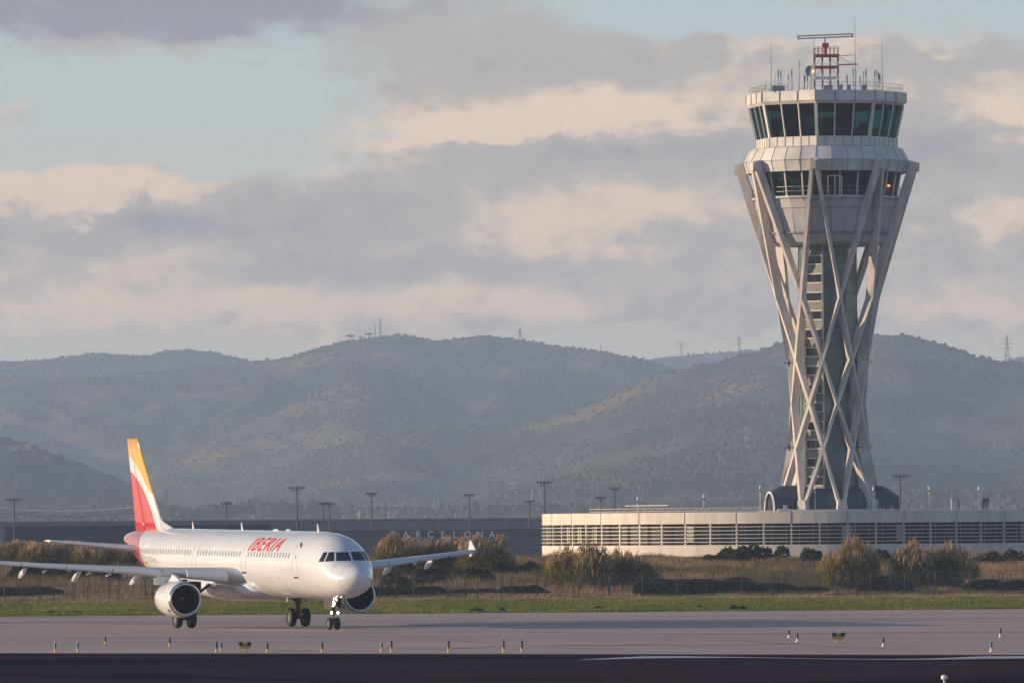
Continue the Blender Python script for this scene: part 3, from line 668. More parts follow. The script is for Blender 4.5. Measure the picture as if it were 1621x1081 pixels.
bp(b, 'roof_rail', M_rail)
b = MB(); c = P(1241, 800, TY-13); b.loft([[(c.x+dx, c.y-1, bt-.2), (c.x+dx*.6, c.y-.8, bt+.35), (c.x+dx*.6, c.y+.8, bt+.35), (c.x+dx, c.y+1, bt-.2)] for dx in (-1.0, 1.0)], closed=False, cap0=True, cap1=True); b.box(c.x-.05, c.y-.3, bt-.2, c.x+.35, c.y+.3, bt+.75); bp(b, 'roof_hatch', M_cream)
for px, wpx, dk in ((1513, 14, 0), (1560, 10, 1)):
    c = P(px, 800, TY-20); e_ = empty('ventilation_unit', (c.x, c.y, bt-.24), ['pale grey ventilation box with a dark grille on the round roof', 'dark rectangular ventilation box on the round roof'][dk], 'ventilation unit'); u = wpx*.0695/2
    b = MB(); b.box(-u, -.5, 0, u, .5, 1.5); b.build('housing', [M_clad, M_dark][dk], e_); b = MB()
    for k in range(6): b.box(u*(.25 if not dk else -.8), -.53, .2+k*.2, u*.85, -.505, .3+k*.2)
    b.build('grille', M_dark if not dk else M_grey, e_)
    b = MB(); b.box(-u-.04, -.54, 1.5, u+.04, .54, 1.56); b.build('cap', M_grey, e_)
LP = [(1203, 768, 'beside the left entrance tunnel'), (1290, 768, 'in front of the left strut foot'), (1382, 770, 'in front of the right tower struts'), (1470, 769, 'between the tower and the pale ventilation box'), (1549, 770, 'between the two ventilation boxes'), (1009, 786, 'far left among the rail posts'), (1114, 782, 'left of the tower on the rail line')]
for px, py, wh in LP:
    c = P(px, py, TY-22 if px > 1150 else TY-14); hh = c.z-(bt-.24)
    e_ = empty('roof_lamp_post', (c.x, c.y, bt-.24), 'slim white lamp post on the round roof, ' + wh, 'lamp post', 'lamp posts on the round roof')
    b = MB(); b.tube([(0,0,0), (0,0,hh-.35)], .035, 6); b.build('pole', M_wht, e_)
    b = MB(); b.tube([(0,0,hh-.4), (0,0,hh)], .10, 8, r1=.07); b.build('lamp_head', M_wht, e_)
    b = MB(); b.tube([(0,0,hh-.62), (0,0,hh-.42)], .09, 8); b.build('collar', M_dark, e_)

# ------------------------------------------------------------------ far low buildings
def wallbox(name, px0, px1, ytop, Y, depth, m, roofm, label, cat='building', strips=0, zb=-.5, roof_over=.3):
    p0, p1 = P(px0, ytop, Y), P(px1, ytop, Y); zt_ = (p0.z+p1.z)/2; c = Vector(((p0.x+p1.x)/2, Y, 0)); w_ = (p1.x-p0.x)/2
    e_ = empty(name, c, label, cat); b = MB(); b.box(-w_, 0, zb, w_, depth, zt_-.25); b.build('wall', m, e_)
    b = MB(); b.box(-w_-roof_over, -roof_over, zt_-.25, w_+roof_over, depth+.3, zt_); b.build('roof', roofm, e_)
    return e_, w_, zt_
M_hang = mat('dark_slate_cladding', (0.035, 0.045, 0.065), 0.6, 0.15, 0.1, stretch=(.2, 1, 1)); M_hangr = mat('slate_roof_edge', (0.06, 0.07, 0.09), 0.6, 0.1)
M_term = mat('grey_terminal_panel', (0.065, 0.07, 0.085), 0.5, 0.6, 0.25, stretch=(.06, 1, 3)); M_termr = mat('grey_terminal_roof', (0.16, 0.16, 0.17), 0.6, 0.1)
h1, w1, z1 = wallbox('hangar', 8, 427, 831, 1250, 40, M_hang, M_hangr, 'low dark slate-blue hangar behind the airliner tail')
for zz in (z1*.48,):
    b = MB(); b.box(-w1, -.05, zz, w1, -.01, zz+.12); b.build('panel_seam', M_hangr, h1)
h2, w2, z2 = wallbox('terminal_building', 300, 856, 837.5, 1330, 60, M_term, M_termr, 'long grey terminal building carrying the city name in letters')
b = MB()
for k in range(7): b.box(-w2, -.06, .3+k*.9, w2, -.01, .42+k*.9)
b.build('facade_rail', M_termr, h2)
for k in range(26):
    if k % 2: continue
    b = MB(); x = -w2+2*w2*(k+.5)/26; b.box(x-.08, -.09, 0, x+.08, -.065, z2-.3); b.build('facade_post', M_termr, h2)
h3, w3, z3 = wallbox('long_roofed_hall', -60, 860, 822, 1650, 60, mat('grey_hall_wall', (0.13, 0.13, 0.15), 0.8, 0.15, 0.1), mat('pale_hall_roof', (0.26, 0.25, 0.26), 0.7, 0.1, .1), 'long pale-roofed hall stretching behind the hangar and the terminal')
b = MB()
for k in range(60): b.box(-w3+2*w3*k/60, -.06, 0, -w3+2*w3*k/60+.25, -.01, z3-.4)
b.build('wall_rib', M_termr, h3)
# letters
def text_mb(body, size, extrude, shear=0.0, offset=0.0, align='CENTER', space=1.0):
    cu = bpy.data.curves.new('text', 'FONT'); cu.body = body; cu.size = size; cu.extrude = extrude; cu.shear = shear; cu.offset = offset; cu.align_x = align; cu.space_character = space; cu.resolution_u = 4
    o = bpy.data.objects.new('text', cu); C.objects.link(o); dg = bpy.context.evaluated_depsgraph_get(); me = bpy.data.meshes.new_from_object(o.evaluated_get(dg)); bpy.data.objects.remove(o); return me
sg = empty('letter_sign', (0, 1329.5, 0), 'row of pale capital letters spelling BARCELONA on the grey terminal wall', 'sign')
M_let = mat('pale_letter', (0.80, 0.76, 0.68), 0.5, 0.05)
for k, ch in enumerate('BARCELONA'):
    me = text_mb(ch, 1.62, .08, offset=.02); me.transform(Matrix.Rotation(R(90), 4, 'X')); me.materials.clear(); me.materials.append(M_let)
    o = bpy.data.objects.new('letter', me); C.objects.link(o); o.parent = sg; c = P(623+19.5*k, 850.5, 1329.5); o.location = (c.x, 0, c.z)
# suspended cable roof far left
cr_ = empty('cable_roof', (P(90, 800, 1900).x, 1900, 0), 'thin white curved roof edge on short posts behind the dark hangar', 'canopy')
pts = [P(px, py, 1900)-Vector(cr_.location) for px, py in ((-40, 800), (0, 803), (40, 807), (90, 809), (140, 808), (200, 804), (230, 801))]
b = MB(); b.tube(pts, .16, 6); b.build('cable_edge', M_wht, cr_)
pts2 = [p+Vector((0, 0, -1.2)) for p in pts]
b = MB(); b.tube(pts2, .22, 6); 
for p in pts: b.beam((p.x, 0, 0), p, .25, .25)
b.build('posts', M_grey, cr_)

# ------------------------------------------------------------------ floodlight masts
def mast(px, py, Y, kind, label):
    c = P(px, py, Y); e_ = empty('floodlight_mast', (c.x, Y, 0), label, 'floodlight', 'floodlight masts behind the buildings'); h = c.z; s = Y/1400
    b = MB(); b.tube([(0,0,0), (0,0,h)], .20*s, 8, r1=.13*s); b.build('pole', M_dark, e_)
    w_ = (1.35 if kind == 'w' else .85)*s
    b = MB(); b.beam((-w_,0,h-.15), (w_,0,h-.15), .14*s, .14*s); b.beam((-w_*.7,.3,h-.5), (w_*.7,.3,h-.5), .10*s, .10*s); b.build('crossarm', M_dark, e_)
    n = 5 if kind == 'w' else 4
    for k in range(n):
        x = -w_+2*w_*k/(n-1); b = MB(); b.loft([[(x+dx*sc, -.15*s+dy, h+.05+zz) for dx, zz in ((-.16*s, -.14*s), (.16*s, -.14*s), (.16*s, .12*s), (-.16*s, .12*s))] for dy, sc in ((-.15, 1.2), (.2, .7))], cap0=True, cap1=True); b.build('lamp', M_dark, e_)
for a in [(22, 790, 1150, 'w', 'tall floodlight mast at the left edge over the dark hangar'), (358, 796, 1500, 's', 'floodlight mast between the red tail and the wide mast'), (470, 772, 1180, 'w', 'tallest floodlight mast over the fuselage'),
          (512, 796, 1500, 's', 'left of two close floodlight masts behind the cockpit'), (521, 797, 1560, 's', 'right of two close floodlight masts behind the cockpit'), (588, 781, 1350, 's', 'floodlight mast above the reeds left of the letters'),
          (743, 783, 1400, 's', 'floodlight mast above the reeds over the letters'), (838, 793, 1500, 's', 'short floodlight mast left of the round building'), (862, 763, 1120, 'w', 'tall wide floodlight mast at the left end of the round building'),
          (951, 787, 1400, 's', 'short floodlight mast left of the palm-shaped mast'), (973, 773, 1300, 's', 'bushy-topped floodlight mast over the round roof'), (1425, 753, 1050, 'w', 'floodlight mast right of the control tower')]: mast(*a)

# ------------------------------------------------------------------ lattice pylons and ridge masts
M_pyl = mat('galvanised_pylon', (0.38, 0.37, 0.36), 0.6, 0.1); M_pyld = mat('dark_pylon', (0.06, 0.06, 0.065), 0.7, 0.1)
def pylon(px, ytop, ybase, Y, w, arms, m, label, group='power pylons on the hills', seg=7, name='lattice_pylon', cat='pylon', m2=None, th=None):
    c = P(px, ytop, Y); g = P(px, ybase, Y); h = c.z-g.z; e_ = empty(name, (c.x, Y, g.z), label, cat, group); th = th or .035*w+Y*.000022
    b = MB(); b2 = MB() if m2 else b
    wz = lambda z: w*(1-.82*(z/h)**.8)/2
    for k in range(seg):
        z0, z1 = h*k/seg, h*(k+1)/seg; u, v = wz(z0), wz(z1); q = b if k % 2 or not m2 else b2
        for sx, sy in ((1,1),(1,-1),(-1,1),(-1,-1)): q.beam((u*sx,u*sy,z0), (v*sx,v*sy,z1), th, th)
        for (s0, s1) in (((-1,-1),(1,-1)), ((1,-1),(1,1)), ((1,1),(-1,1)), ((-1,1),(-1,-1))):
            q.beam((u*s0[0],u*s0[1],z0), (v*s1[0],v*s1[1],z1), th*.7, th*.7); q.beam((u*s1[0],u*s1[1],z0), (v*s0[0],v*s0[1],z1), th*.7, th*.7)
    b.build('lattice_body', m, e_)
    if m2:
        b2_ = b2; k2 = len(b2_.f)//len([1 for q in range(seg) if q % 2 == 0])
        for q in range(len(b2_.f)//k2):
            bb = MB(); fs = b2_.f[q*k2:(q+1)*k2]; lo = min(min(f) for f in fs); hi = max(max(f) for f in fs)
            bb.v = b2_.v[lo:hi+1]; bb.f = [tuple(i-lo for i in f) for f in fs]; bb.m = [0]*len(fs); bb.build('painted_band', m2, e_)
    for (fz, aw) in arms:
        q = MB(); q.beam((-aw,0,h*fz), (aw,0,h*fz), th, th); q.beam((-aw,0,h*fz), (0,0,h*fz+aw*.3), th*.7, th*.7); q.beam((aw,0,h*fz), (0,0,h*fz+aw*.3), th*.7, th*.7); q.build('crossarm', m, e_)
    return e_
A3 = lambda s: [(.70, 3.2*s), (.80, 2.6*s), (.90, 2.2*s)]
pylon(1594, 531, 572, 6700, 4, [(.5, 5.2), (.68, 5.6), (.84, 4.4)], M_pyld, 'dark power pylon on the ridge at the right edge')
pylon(1170, 532, 562, 6700, 2.6, [(.6, 3), (.85, 2.6)], M_pyld, 'dark power pylon on the ridge left of the tower')
pylon(1078, 541, 562, 10400, 4, [(.62, 9), (.9, 8)], M_pyld, 'wide double-armed pylon on the farthest ridge')
pylon(602, 504, 536, 8300, 2.4, [(.3, .9), (.5, .6)], M_pyld, 'tall radio mast beside pines on the main ridge', None, name='radio_mast', cat='radio mast', th=.45)
pylon(594, 513, 536, 8300, 1.4, [], M_pyld, 'shorter radio mast just left of the tall one', None, name='radio_mast', cat='radio mast', th=.3)
pylon(823, 521, 534, 8300, 2.2, [(.6, 1.6), (.9, 1.8)], M_pyld, 'stubby dark lookout mast on the middle of the ridge', None, name='radio_mast', cat='radio mast', th=.7)
pylon(951, 543, 557, 8300, 1.2, [], M_pyld, 'thin short mast on the descending right part of the ridge', None, name='radio_mast', cat='radio mast', th=.3)
pylon(1181, 676, 724, 5100, 4.5, [(.55, 2.5), (.95, 1.6)], M_redst, 'red and white banded pylon on the hillside left of the tower', m2=M_wht)
for (px, t0, b0, Y, tx) in ((547, 778, 828, 3000, 'left of the pale pylons under the valley'), (575, 752, 825, 3400, 'tallest of the pale pylons left of the reeds'), (620, 770, 826, 3200, 'third pale pylon above the reeds'), (690, 758, 805, 4200, 'pale pylon between the reeds and the dark spur'), (848, 720, 795, 4600, 'tall pale pylon above the left end of the round building'), (262, 772, 832, 3000, 'pale pylon just right of the red tail'), (405, 778, 828, 3100, 'pale pylon between two floodlight masts'), (725, 775, 822, 3200, 'pale pylon above the middle of the letters')):
    pylon(px, t0, b0, Y, (b0-t0)*Y/FPX*.22, [(.72, (b0-t0)*Y/FPX*.14), (.86, (b0-t0)*Y/FPX*.11)], M_pyl, tx + ', hazy', seg=8)

# small houses on the slopes
M_hw = mat('white_render', (0.55, 0.52, 0.47), 0.8, 0.1); M_hr = mat('clay_roof', (0.22, 0.12, 0.08), 0.9, 0.2)
for i, (px, py, wd, tx) in enumerate([(161, 597, 7, 'white house high on the hazy left slope'), (205, 600, 5, 'small pale house right of the white hillside house'), (222, 599, 6, 'rightmost of three pale houses on the upper left slope'), (22, 716, 12, 'long pale house on the dark left hill'), (38, 713, 9, 'taller pale house next to the long one on the left hill'), (70, 731, 6, 'small white house below the left hilltop'), (812, 770, 5, 'tiny white building on the low sunny slope')]):
    Y = 7000 if py < 650 else (4950 if px < 100 else 5000); c = P(px, py, Y)
    zz = float(hill_z(np.array([c.x]), np.array([float(Y)]))[0])
    # walk to where the slope meets the line of sight
    for Yq in range(3800, 9000, 20):
        cq = P(px, py, Yq)
        if float(hill_z(np.array([cq.x]), np.array([float(Yq)]))[0]) > cq.z: c = cq; Y = Yq; break
    e_ = empty('hillside_house', (c.x, Y, c.z-2), tx, 'house', 'houses on the hills'); hh = 5.0
    b = MB(); b.box(-wd/2, -3, 0, wd/2, 3, hh); b.build('wall', M_hw, e_)
    b = MB(); b.loft([[(x, -3.4, hh), (x, 0, hh+1.4), (x, 3.4, hh)] for x in (-wd/2-.4, wd/2+.4)], cap0=True, cap1=True); b.build('roof', M_hr, e_)
    for k in range(2): b = MB(); b.box(-wd/4+k*wd/2-.5, -3.08, 2.6, -wd/4+k*wd/2+.5, -3.01, 3.9); b.build('window', M_blk, e_)
# umbrella pines on the ridge
M_trunk = mat('bark', (0.06, 0.045, 0.035), 0.95, 0.2)
def pine(px, ybase, ytop, Y, wpx, flat, label):
    g, c = P(px, ybase, Y), P(px, ytop, Y); h = c.z-g.z; w_ = wpx*Y/FPX/2
    e_ = empty('umbrella_pine' if flat < .6 else 'pine_tree', (g.x, Y, g.z-1), label, 'tree', 'trees standing out on the ridge')
    b = MB(); b.tube([(0,0,0), (.15,0,h*.5), (0,0,h*.85)], .35, 6, r1=.18)
    for a in range(5): b.tube([(0,0,h*.5), (w_*.6*math.cos(a*1.3), w_*.6*math.sin(a*1.3), h*.85)], .15, 5, r1=.06)
    b.build('trunk', M_trunk, e_)
    n = 60; th = rng.random(n)*6.283; rr = np.sqrt(rng.random(n))*w_*.85; sz = w_*(.16+.14*rng.random(n))
    hh = h*(.85 if flat < .6 else .35+.0)+ (0 if flat < .6 else 1)*rng.random(n)*h*.55
    if flat >= .6: rr = rr*(1-.5*(hh/h-.35)/.6)
    pz = 1*hh - (rr/w_)**2*h*.12
    o = crowns('crown', rr*np.cos(th), rr*np.sin(th), pz, sz, FOR[:2], .7); o.parent = e_
for a in [(554, 538, 529, 8300, 15, .3, 'flat-topped umbrella pine at the left shoulder of the ridge'), (584, 535, 526, 8300, 13, .3, 'flat-topped umbrella pine left of the radio masts'), (571, 536, 531, 8300, 8, .3, 'small umbrella pine between the two larger ones'), (629, 535, 526, 8300, 13, .8, 'tall round pine right of the radio masts'), (614, 536, 531, 8300, 10, .8, 'low round pine just right of the tall radio mast'), (642, 534, 528, 8300, 12, .8, 'broad round pine where the ridge wood begins'),
          (1019, 570, 564, 8300, 6, .4, 'lone small pine where the ridge meets the farthest hill'), (505, 555, 549, 8300, 8, .8, 'round pine on the left descent of the ridge'), (466, 568, 559, 8300, 9, .8, 'round pine low on the left descent of the ridge'), (424, 571, 566, 8300, 4, .8, 'tiny lone pine in the saddle of the hills')]: pine(*a)

# ------------------------------------------------------------------ airliner
TH = R(21.3); AX, AY = -10.93, 461.5; SG = 5.07
PIT, BNK = R(0.25), R(0.68)
plane = empty('passenger_jet', (AX, AY, 0), 'white twin-engine airliner with red and yellow tail taxiing with its nose lights on', 'airplane', rot=(0, 0, math.atan2(-math.cos(TH), math.sin(TH))))
# body axes: s metres behind the nose, y starboard, z up  ->  local x forward, y port
def A(s, y, z, att=True):
    if att: z = z + (s-SG)*.0098 + .02 - y*math.sin(BNK)
    return Vector((SG - s, -y, z))
M_fus = mat('white_aircraft_paint', (0.64, 0.66, 0.68), 0.20, 0.06, 0.9, spec=0.5, coat=.9, stretch=(.35, 1, 1))
def livery():
    m = M_fus.copy(); m.name = 'fuselage_livery'; t = m.node_tree; b = t.nodes['Principled BSDF']; old = b.inputs['Base Color'].links[0].from_socket
    tcn = t.nodes.new('ShaderNodeTexCoord'); sx = t.nodes.new('ShaderNodeSeparateXYZ'); t.links.new(tcn.outputs['Object'], sx.inputs[0])
    def mt(op, a, b_=None):
        n = t.nodes.new('ShaderNodeMath'); n.operation = op
        for i, v in enumerate((a, b_)):
            if v is None: continue
            if isinstance(v, (int, float)): n.inputs[i].default_value = v
            else: t.links.new(v, n.inputs[i])
        return n.outputs[0]
    s_ = mt('SUBTRACT', SG, sx.outputs[0]); zz = mt('SUBTRACT', sx.outputs[2], 3.3)
    lim = mt('ADD', mt('ADD', mt('MULTIPLY', zz, .35), mt('MULTIPLY', mt('MULTIPLY', zz, zz), .25)), 36.1)
    red = mt('MULTIPLY', mt('GREATER_THAN', s_, lim), mt('LESS_THAN', s_, 43.7))
    mx = t.nodes.new('ShaderNodeMix'); mx.data_type = 'RGBA'; t.links.new(red, mx.inputs[0]); t.links.new(old, mx.inputs[6]); mx.inputs[7].default_value = (0.50, 0.030, 0.035, 1); t.links.new(mx.outputs[2], b.inputs['Base Color'])
    # same white paint tone from crown to belly
    return m
M_liv = livery()
M_tyre = mat('tyre_rubber', (0.018, 0.017, 0.018), 0.8, 0.2, 3); M_hub = mat('wheel_hub', (0.10, 0.098, 0.095), 0.6, 0.1); M_gear = mat('landing_gear_grey', (0.09, 0.075, 0.068), 0.6, 0.2)
M_gd = mat('dark_gear_bay', (0.05, 0.035, 0.03), 0.7, 0.2); M_cock = mat('cockpit_glass', (0.010, 0.014, 0.018), 0.06, 0.2, spec=0.9); M_cwin = mat('cabin_window', (0.27, 0.26, 0.26), 0.25, 0.1)
M_wing = mat('wing_grey_paint', (0.52, 0.54, 0.57), 0.35, 0.06, 0.4); M_lip = mat('polished_inlet_lip', (0.62, 0.63, 0.65), 0.22, 0.05, metal=0.9); M_fan = mat('fan_blade', (0.05, 0.052, 0.06), 0.35, 0.2, metal=.6); M_inl = mat('inlet_duct', (0.045, 0.048, 0.055), 0.5, 0.1)
M_line = mat('door_outline_grey', (0.48, 0.47, 0.46), 0.6, 0.1); M_rtxt = mat('red_lettering', (0.55, 0.03, 0.04), 0.4, 0.05)
SEC = [(0, 3.27, 3.22, .02), (.06, 3.47, 3.00, .25), (.15, 3.60, 2.86, .42), (.4, 3.76, 2.60, .70), (.8, 3.92, 2.35, .98), (1.2, 4.06, 2.20, 1.18), (1.6, 4.25, 2.09, 1.34), (2.1, 4.74, 1.99, 1.52), (2.6, 5.12, 1.93, 1.66), (3.2, 5.43, 1.88, 1.78), (4, 5.69, 1.84, 1.88), (5, 5.85, 1.81, 1.945), (6, 5.92, 1.80, 1.97), (7, 5.94, 1.80, 1.975),
       (30.5, 5.94, 1.80, 1.975), (32, 5.94, 1.90, 1.96), (34, 5.94, 2.20, 1.90), (36, 5.93, 2.62, 1.76), (38, 5.90, 3.10, 1.52), (40, 5.84, 3.62, 1.20), (41.5, 5.78, 4.02, .95), (43, 5.68, 4.42, .68), (44.1, 5.55, 4.75, .42), (44.5, 5.40, 4.95, .22)]
SA = np.array(SEC)
from bisect import bisect
def sec(s):
    s = min(max(s, 0), 44.5)
    # smooth (Catmull-Rom) interpolation of the section table
    i = min(max(bisect([q[0] for q in SEC], s)-1, 0), len(SEC)-2)
    t = (s-SEC[i][0])/(SEC[i+1][0]-SEC[i][0]); res = []
    for c in (1, 2, 3):
        p1, p2 = SEC[i][c], SEC[i+1][c]; h = SEC[i+1][0]-SEC[i][0]
        m1 = (p2-SEC[i-1][c])/(SEC[i+1][0]-SEC[i-1][0]) if i > 0 else (p2-p1)/h*1.3
        m2 = (SEC[i+2][c]-p1)/(SEC[i+2][0]-SEC[i][0]) if i < len(SEC)-2 else (p2-p1)/h
        if i in (13,): m1 = m2 = 0
        if i == 12: m2 = 0
        if i == 14: m1 = 0
        t2, t3 = t*t, t*t*t
        res.append((2*t3-3*t2+1)*p1+(t3-2*t2+t)*h*m1+(-2*t3+3*t2)*p2+(t3-t2)*h*m2)
    return res
def fpt(s, phi, off=0.0):   # phi from the crown, positive to starboard
    tp_, bt_, w_ = sec(s); zc, hz = (tp_+bt_)/2, (tp_-bt_)/2
    return A(s, (w_+off)*math.sin(phi), zc+(hz+off)*math.cos(phi))
def fside(s, z):            # starboard half-width at station s, height z
    tp_, bt_, w_ = sec(s); zc, hz = (tp_+bt_)/2, (tp_-bt_)/2; q = (z-zc)/hz
    return w_*math.sqrt(max(0, 1-q*q))
ss = [0, .02, .06, .1, .15, .25, .4, .6, .8, 1, 1.2, 1.4, 1.6, 1.75, 1.9, 2.1, 2.3, 2.6, 2.9, 3.2, 3.6, 4, 4.5, 5, 5.5, 6, 6.5, 7] + [7+23.5*k/16 for k in range(1, 17)] + [31+.5*k for k in range(27)] + [44.3, 44.5]
b = MB(); b.loft([[fpt(s, -2*math.pi*k/72) for k in range(72)] for s in ss], cap0=True, cap1=True); fus = b.build('fuselage', M_liv, plane, smooth=True)
b = MB(); b.tube([A(44.42, 0, 5.17), A(44.56, 0, 5.17)], .17, 14); b.build('exhaust_pipe', M_gd, fus)
# belly fairing
b = MB(); rg = []
for k in range(15):
    t = k/14; s = 15.3+t*11.2; e_ = math.sin(math.pi*min(1, max(0, t*1.0)))**.45 if 0 < t < 1 else 0
    wv, zb_, ztp_ = 1.55+.60*e_, 1.86-.36*e_, 2.6+.75*e_
    rg.append([A(s, wv*math.copysign(abs(math.cos(q))**.75, math.cos(q)), (ztp_+zb_)/2+(ztp_-zb_)/2*math.copysign(abs(math.sin(q))**.8, math.sin(q))) for q in [2*math.pi*j/32 for j in range(32)]])
b.loft(rg, cap0=True, cap1=True); b.build('belly_fairing', M_fus, plane, smooth=True)
# cockpit windows: corner points as (sideways metres as seen along the view, height)
def xs_of(s, y): return .363*(SG-s) - .932*y
def solve(xr, z):
    lo, hi = .6, 6.0
    for _ in range(40):
        md = (lo+hi)/2
        if z > sec(md)[0]: lo = md; continue
        if xs_of(md, fside(md, z)) > xr: lo = md
        else: hi = md
    return (lo+hi)/2, fside((lo+hi)/2, z)
PAN = [[(535, 887.2), (558.6, 886.6), (553.6, 873.6), (534.4, 873.6)], [(517, 888), (531.5, 887.2), (531.5, 873.2), (523.5, 873.2)], [(506.5, 888.2), (514.5, 888.2), (521.0, 873.6), (515, 873.2)]]
def px2(px, py): return ((px-527.4)/26.05, (996.3-py)/26.05+.02)
def surf_quad(corners, n=6, off=.012):
    """corners: 4 (s, y, z)-solved points; bilinear in (s,z) then pushed to the skin"""
    b = MB(); g = []
    for i in range(n+1):
        row = []
        for j in range(n+1):
            u, v = i/n, j/n
            s = (corners[0][0]*(1-u)+corners[1][0]*u)*(1-v)+(corners[3][0]*(1-u)+corners[2][0]*u)*v
            z = (corners[0][2]*(1-u)+corners[1][2]*u)*(1-v)+(corners[3][2]*(1-u)+corners[2][2]*u)*v
            row.append((s, z))
        g.append(row)
    return g
def pane_from(cs, side, off=.015, n=8):
    # bilinear in sideways/height space, each node solved onto the skin
    b = MB(); g = []
    for i in range(n+1):
        row = []
        for j in range(n+1):
            u, v = i/n, j/n
            xr = (cs[0][0]*(1-u)+cs[1][0]*u)*(1-v)+(cs[3][0]*(1-u)+cs[2][0]*u)*v
            z = (cs[0][1]*(1-u)+cs[1][1]*u)*(1-v)+(cs[3][1]*(1-u)+cs[2][1]*u)*v
            s, y = solve(xr, z); tp_, bt_, w_ = sec(s); nrm_ = Vector((-.55, y/max(w_, .1), (z-(tp_+bt_)/2)/max(w_, .1))).normalized()
            row.append(A(s + nrm_.x*off*1, side*(y+nrm_.y*off), z+nrm_.z*off+.0))
        g.append(row)
    for i in range(n):
        for j in range(n): b.quad(g[i][j], g[i+1][j], g[i+1][j+1], g[i][j+1])
    return b
for pn in PAN:
    cs = [px2(*p) for p in pn]
    for sd in (1, -1): pane_from(cs, sd).build('cockpit_window', M_cock, fus, smooth=True)
# cabin windows (starboard side) on the skin
def skin_patch(s0, s1, z0, z1, m, name, off=.008, n=2, par=None, rnd=0):
    b = MB(); g = [[None]*(n+1) for _ in range(n+1)]
    for i in range(n+1):
        for j in range(n+1):
            s = s0+(s1-s0)*i/n; z = z0+(z1-z0)*j/n; g[i][j] = A(s, fside(s, z)+off, z)
    if rnd: # clip the corners
        pts = []
        for (u, v) in ((.25,0),(.75,0),(1,.2),(1,.8),(.75,1),(.25,1),(0,.8),(0,.2)):
            s = s0+(s1-s0)*u; z = z0+(z1-z0)*v; pts.append(A(s, fside(s, z)+off, z))
        b.poly(pts)
    else:
        for i in range(n):
            for j in range(n): b.quad(g[i][j], g[i+1][j], g[i+1][j+1], g[i][j+1])
    return b.build(name, m, par or fus)
zwin = 4.34
k = 0; s = 7.6
while s < 37.3:
    if not (15.4 < s < 16.5 or 24.9 < s < 25.9 or 26.4 < s < 26.9 and False): skin_patch(s, s+.24, zwin, zwin+.34, M_cwin, 'cabin_window', rnd=1)
    s += .533
def outline(s0, s1, z0, z1, name, thr=.028, m=M_line, sill=True):
    b = MB(); pts = []
    n = 14
    for i in range(n+1): pts.append((s0, z0+(z1-z0)*i/n))
    for i in range(1, 5): pts.append((s0+(s1-s0)*i/4, z1))
    for i in range(1, n+1): pts.append((s1, z1+(z0-z1)*i/n))
    for i in range(1, 5): pts.append((s1+(s0-s1)*i/4, z0))
    b.tube([A(s, fside(s, z)+.004, z) for s, z in pts], thr/2, 4, cap=False); o = b.build(name, m, fus)
    return o
d1 = outline(6.05, 6.9, 3.35, 5.2, 'passenger_door'); skin_patch(6.05, 6.9, 3.12, 3.22, M_gd, 'door_sill', par=d1); skin_patch(6.38, 6.55, 4.30, 4.55, M_cwin, 'door_window', par=d1, rnd=1)
b = MB(); b.tube([A(6.25, fside(6.4, 5.05)+.03, 5.05), A(6.5, fside(6.4, 5.25)+.03, 5.28)], .05, 5); b.build('door_handle', M_dark, d1)
d2 = outline(15.55, 16.3, 3.45, 5.0, 'exit_door'); skin_patch(15.5, 16.35, 3.30, 3.42, M_gd, 'door_sill', par=d2)
outline(25.0, 25.75, 3.45, 5.0, 'exit_door'); outline(36.4, 37.1, 3.6, 5.1, 'passenger_door')
outline(9.6, 11.4, 2.15, 3.2, 'cargo_door', .02); outline(27.8, 29.6, 2.2, 3.2, 'cargo_door', .02)
for s, z in ((3.2, 2.7), (4.1, 2.35), (4.6, 2.6), (8.2, 2.4), (2.9, 3.3), (7.7, 3.4), (9.3, 3.6)): skin_patch(s, s+.14, z, z+.08, M_line, 'service_panel', off=.006)
# skin joints round the barrel
for s in (1.0, 5.4, 8.9, 12.4, 19.6, 23.4, 27.1, 30.6, 34.4):
    b = MB(); b.tube([fpt(s, 2*math.pi*k/48, .001) for k in range(49)], .009, 4, cap=False); b.build('skin_joint', M_line, fus)
# blade antennas on the crown
for s in (7.4, 21.5, 31.0):
    b = MB(); z0 = sec(s)[0]
    b.loft([[A(s-.02, -.02, z0-.06), A(s+.42, 0, z0-.06), A(s-.02, .02, z0-.06)], [A(s+.30, -.01, z0+.46), A(s+.44, 0, z0+.46), A(s+.30, .01, z0+.46)]], cap0=True, cap1=True); b.build('blade_antenna', M_fus, fus)
for s in (15.4, 13.1):
    b = MB(); z0 = sec(s)[0]; b.loft([[A(s+dx*l, yy_*.12*l, z0-.05+zz_) for dx, yy_ in ((-.5, 0), (-.2, 1), (.4, .6), (.4, -.6), (-.2, -1))] for l, zz_ in ((1, 0), (.8, .11 if s > 15 else .08), (.3, .16))], cap1=True); b.build('satellite_dome', M_fus, fus)
# lettering wrapped on the skin
def wrap_text(body, size, s_start, phi_base, name, shear, offs, m, space=1.0, cuts=10, par=None, bold=0.0, xs=1.0):
    me = text_mb(body, size, 0, shear, bold, 'LEFT', space); bm = bmesh.new(); bm.from_mesh(me)
    ymx = max(v.co.y for v in bm.verts)
    for k in range(1, cuts): bmesh.ops.bisect_plane(bm, geom=bm.verts[:]+bm.edges[:]+bm.faces[:], plane_co=(0, ymx*k/cuts, 0), plane_no=(0, 1, 0))
    for v in bm.verts: v.co = fpt(s_start - v.co.x*xs, phi_base - v.co.y/2.02, offs)
    bm.to_mesh(me); bm.free(); me.materials.clear(); me.materials.append(m); o = bpy.data.objects.new(name, me); C.objects.link(o); o.parent = par or fus; return o
wrap_text('IBERIA', 1.42, 15.7, R(65), 'airline_lettering', .42, .012, M_rtxt, space=1.18, cuts=12, bold=.03, xs=1.22)
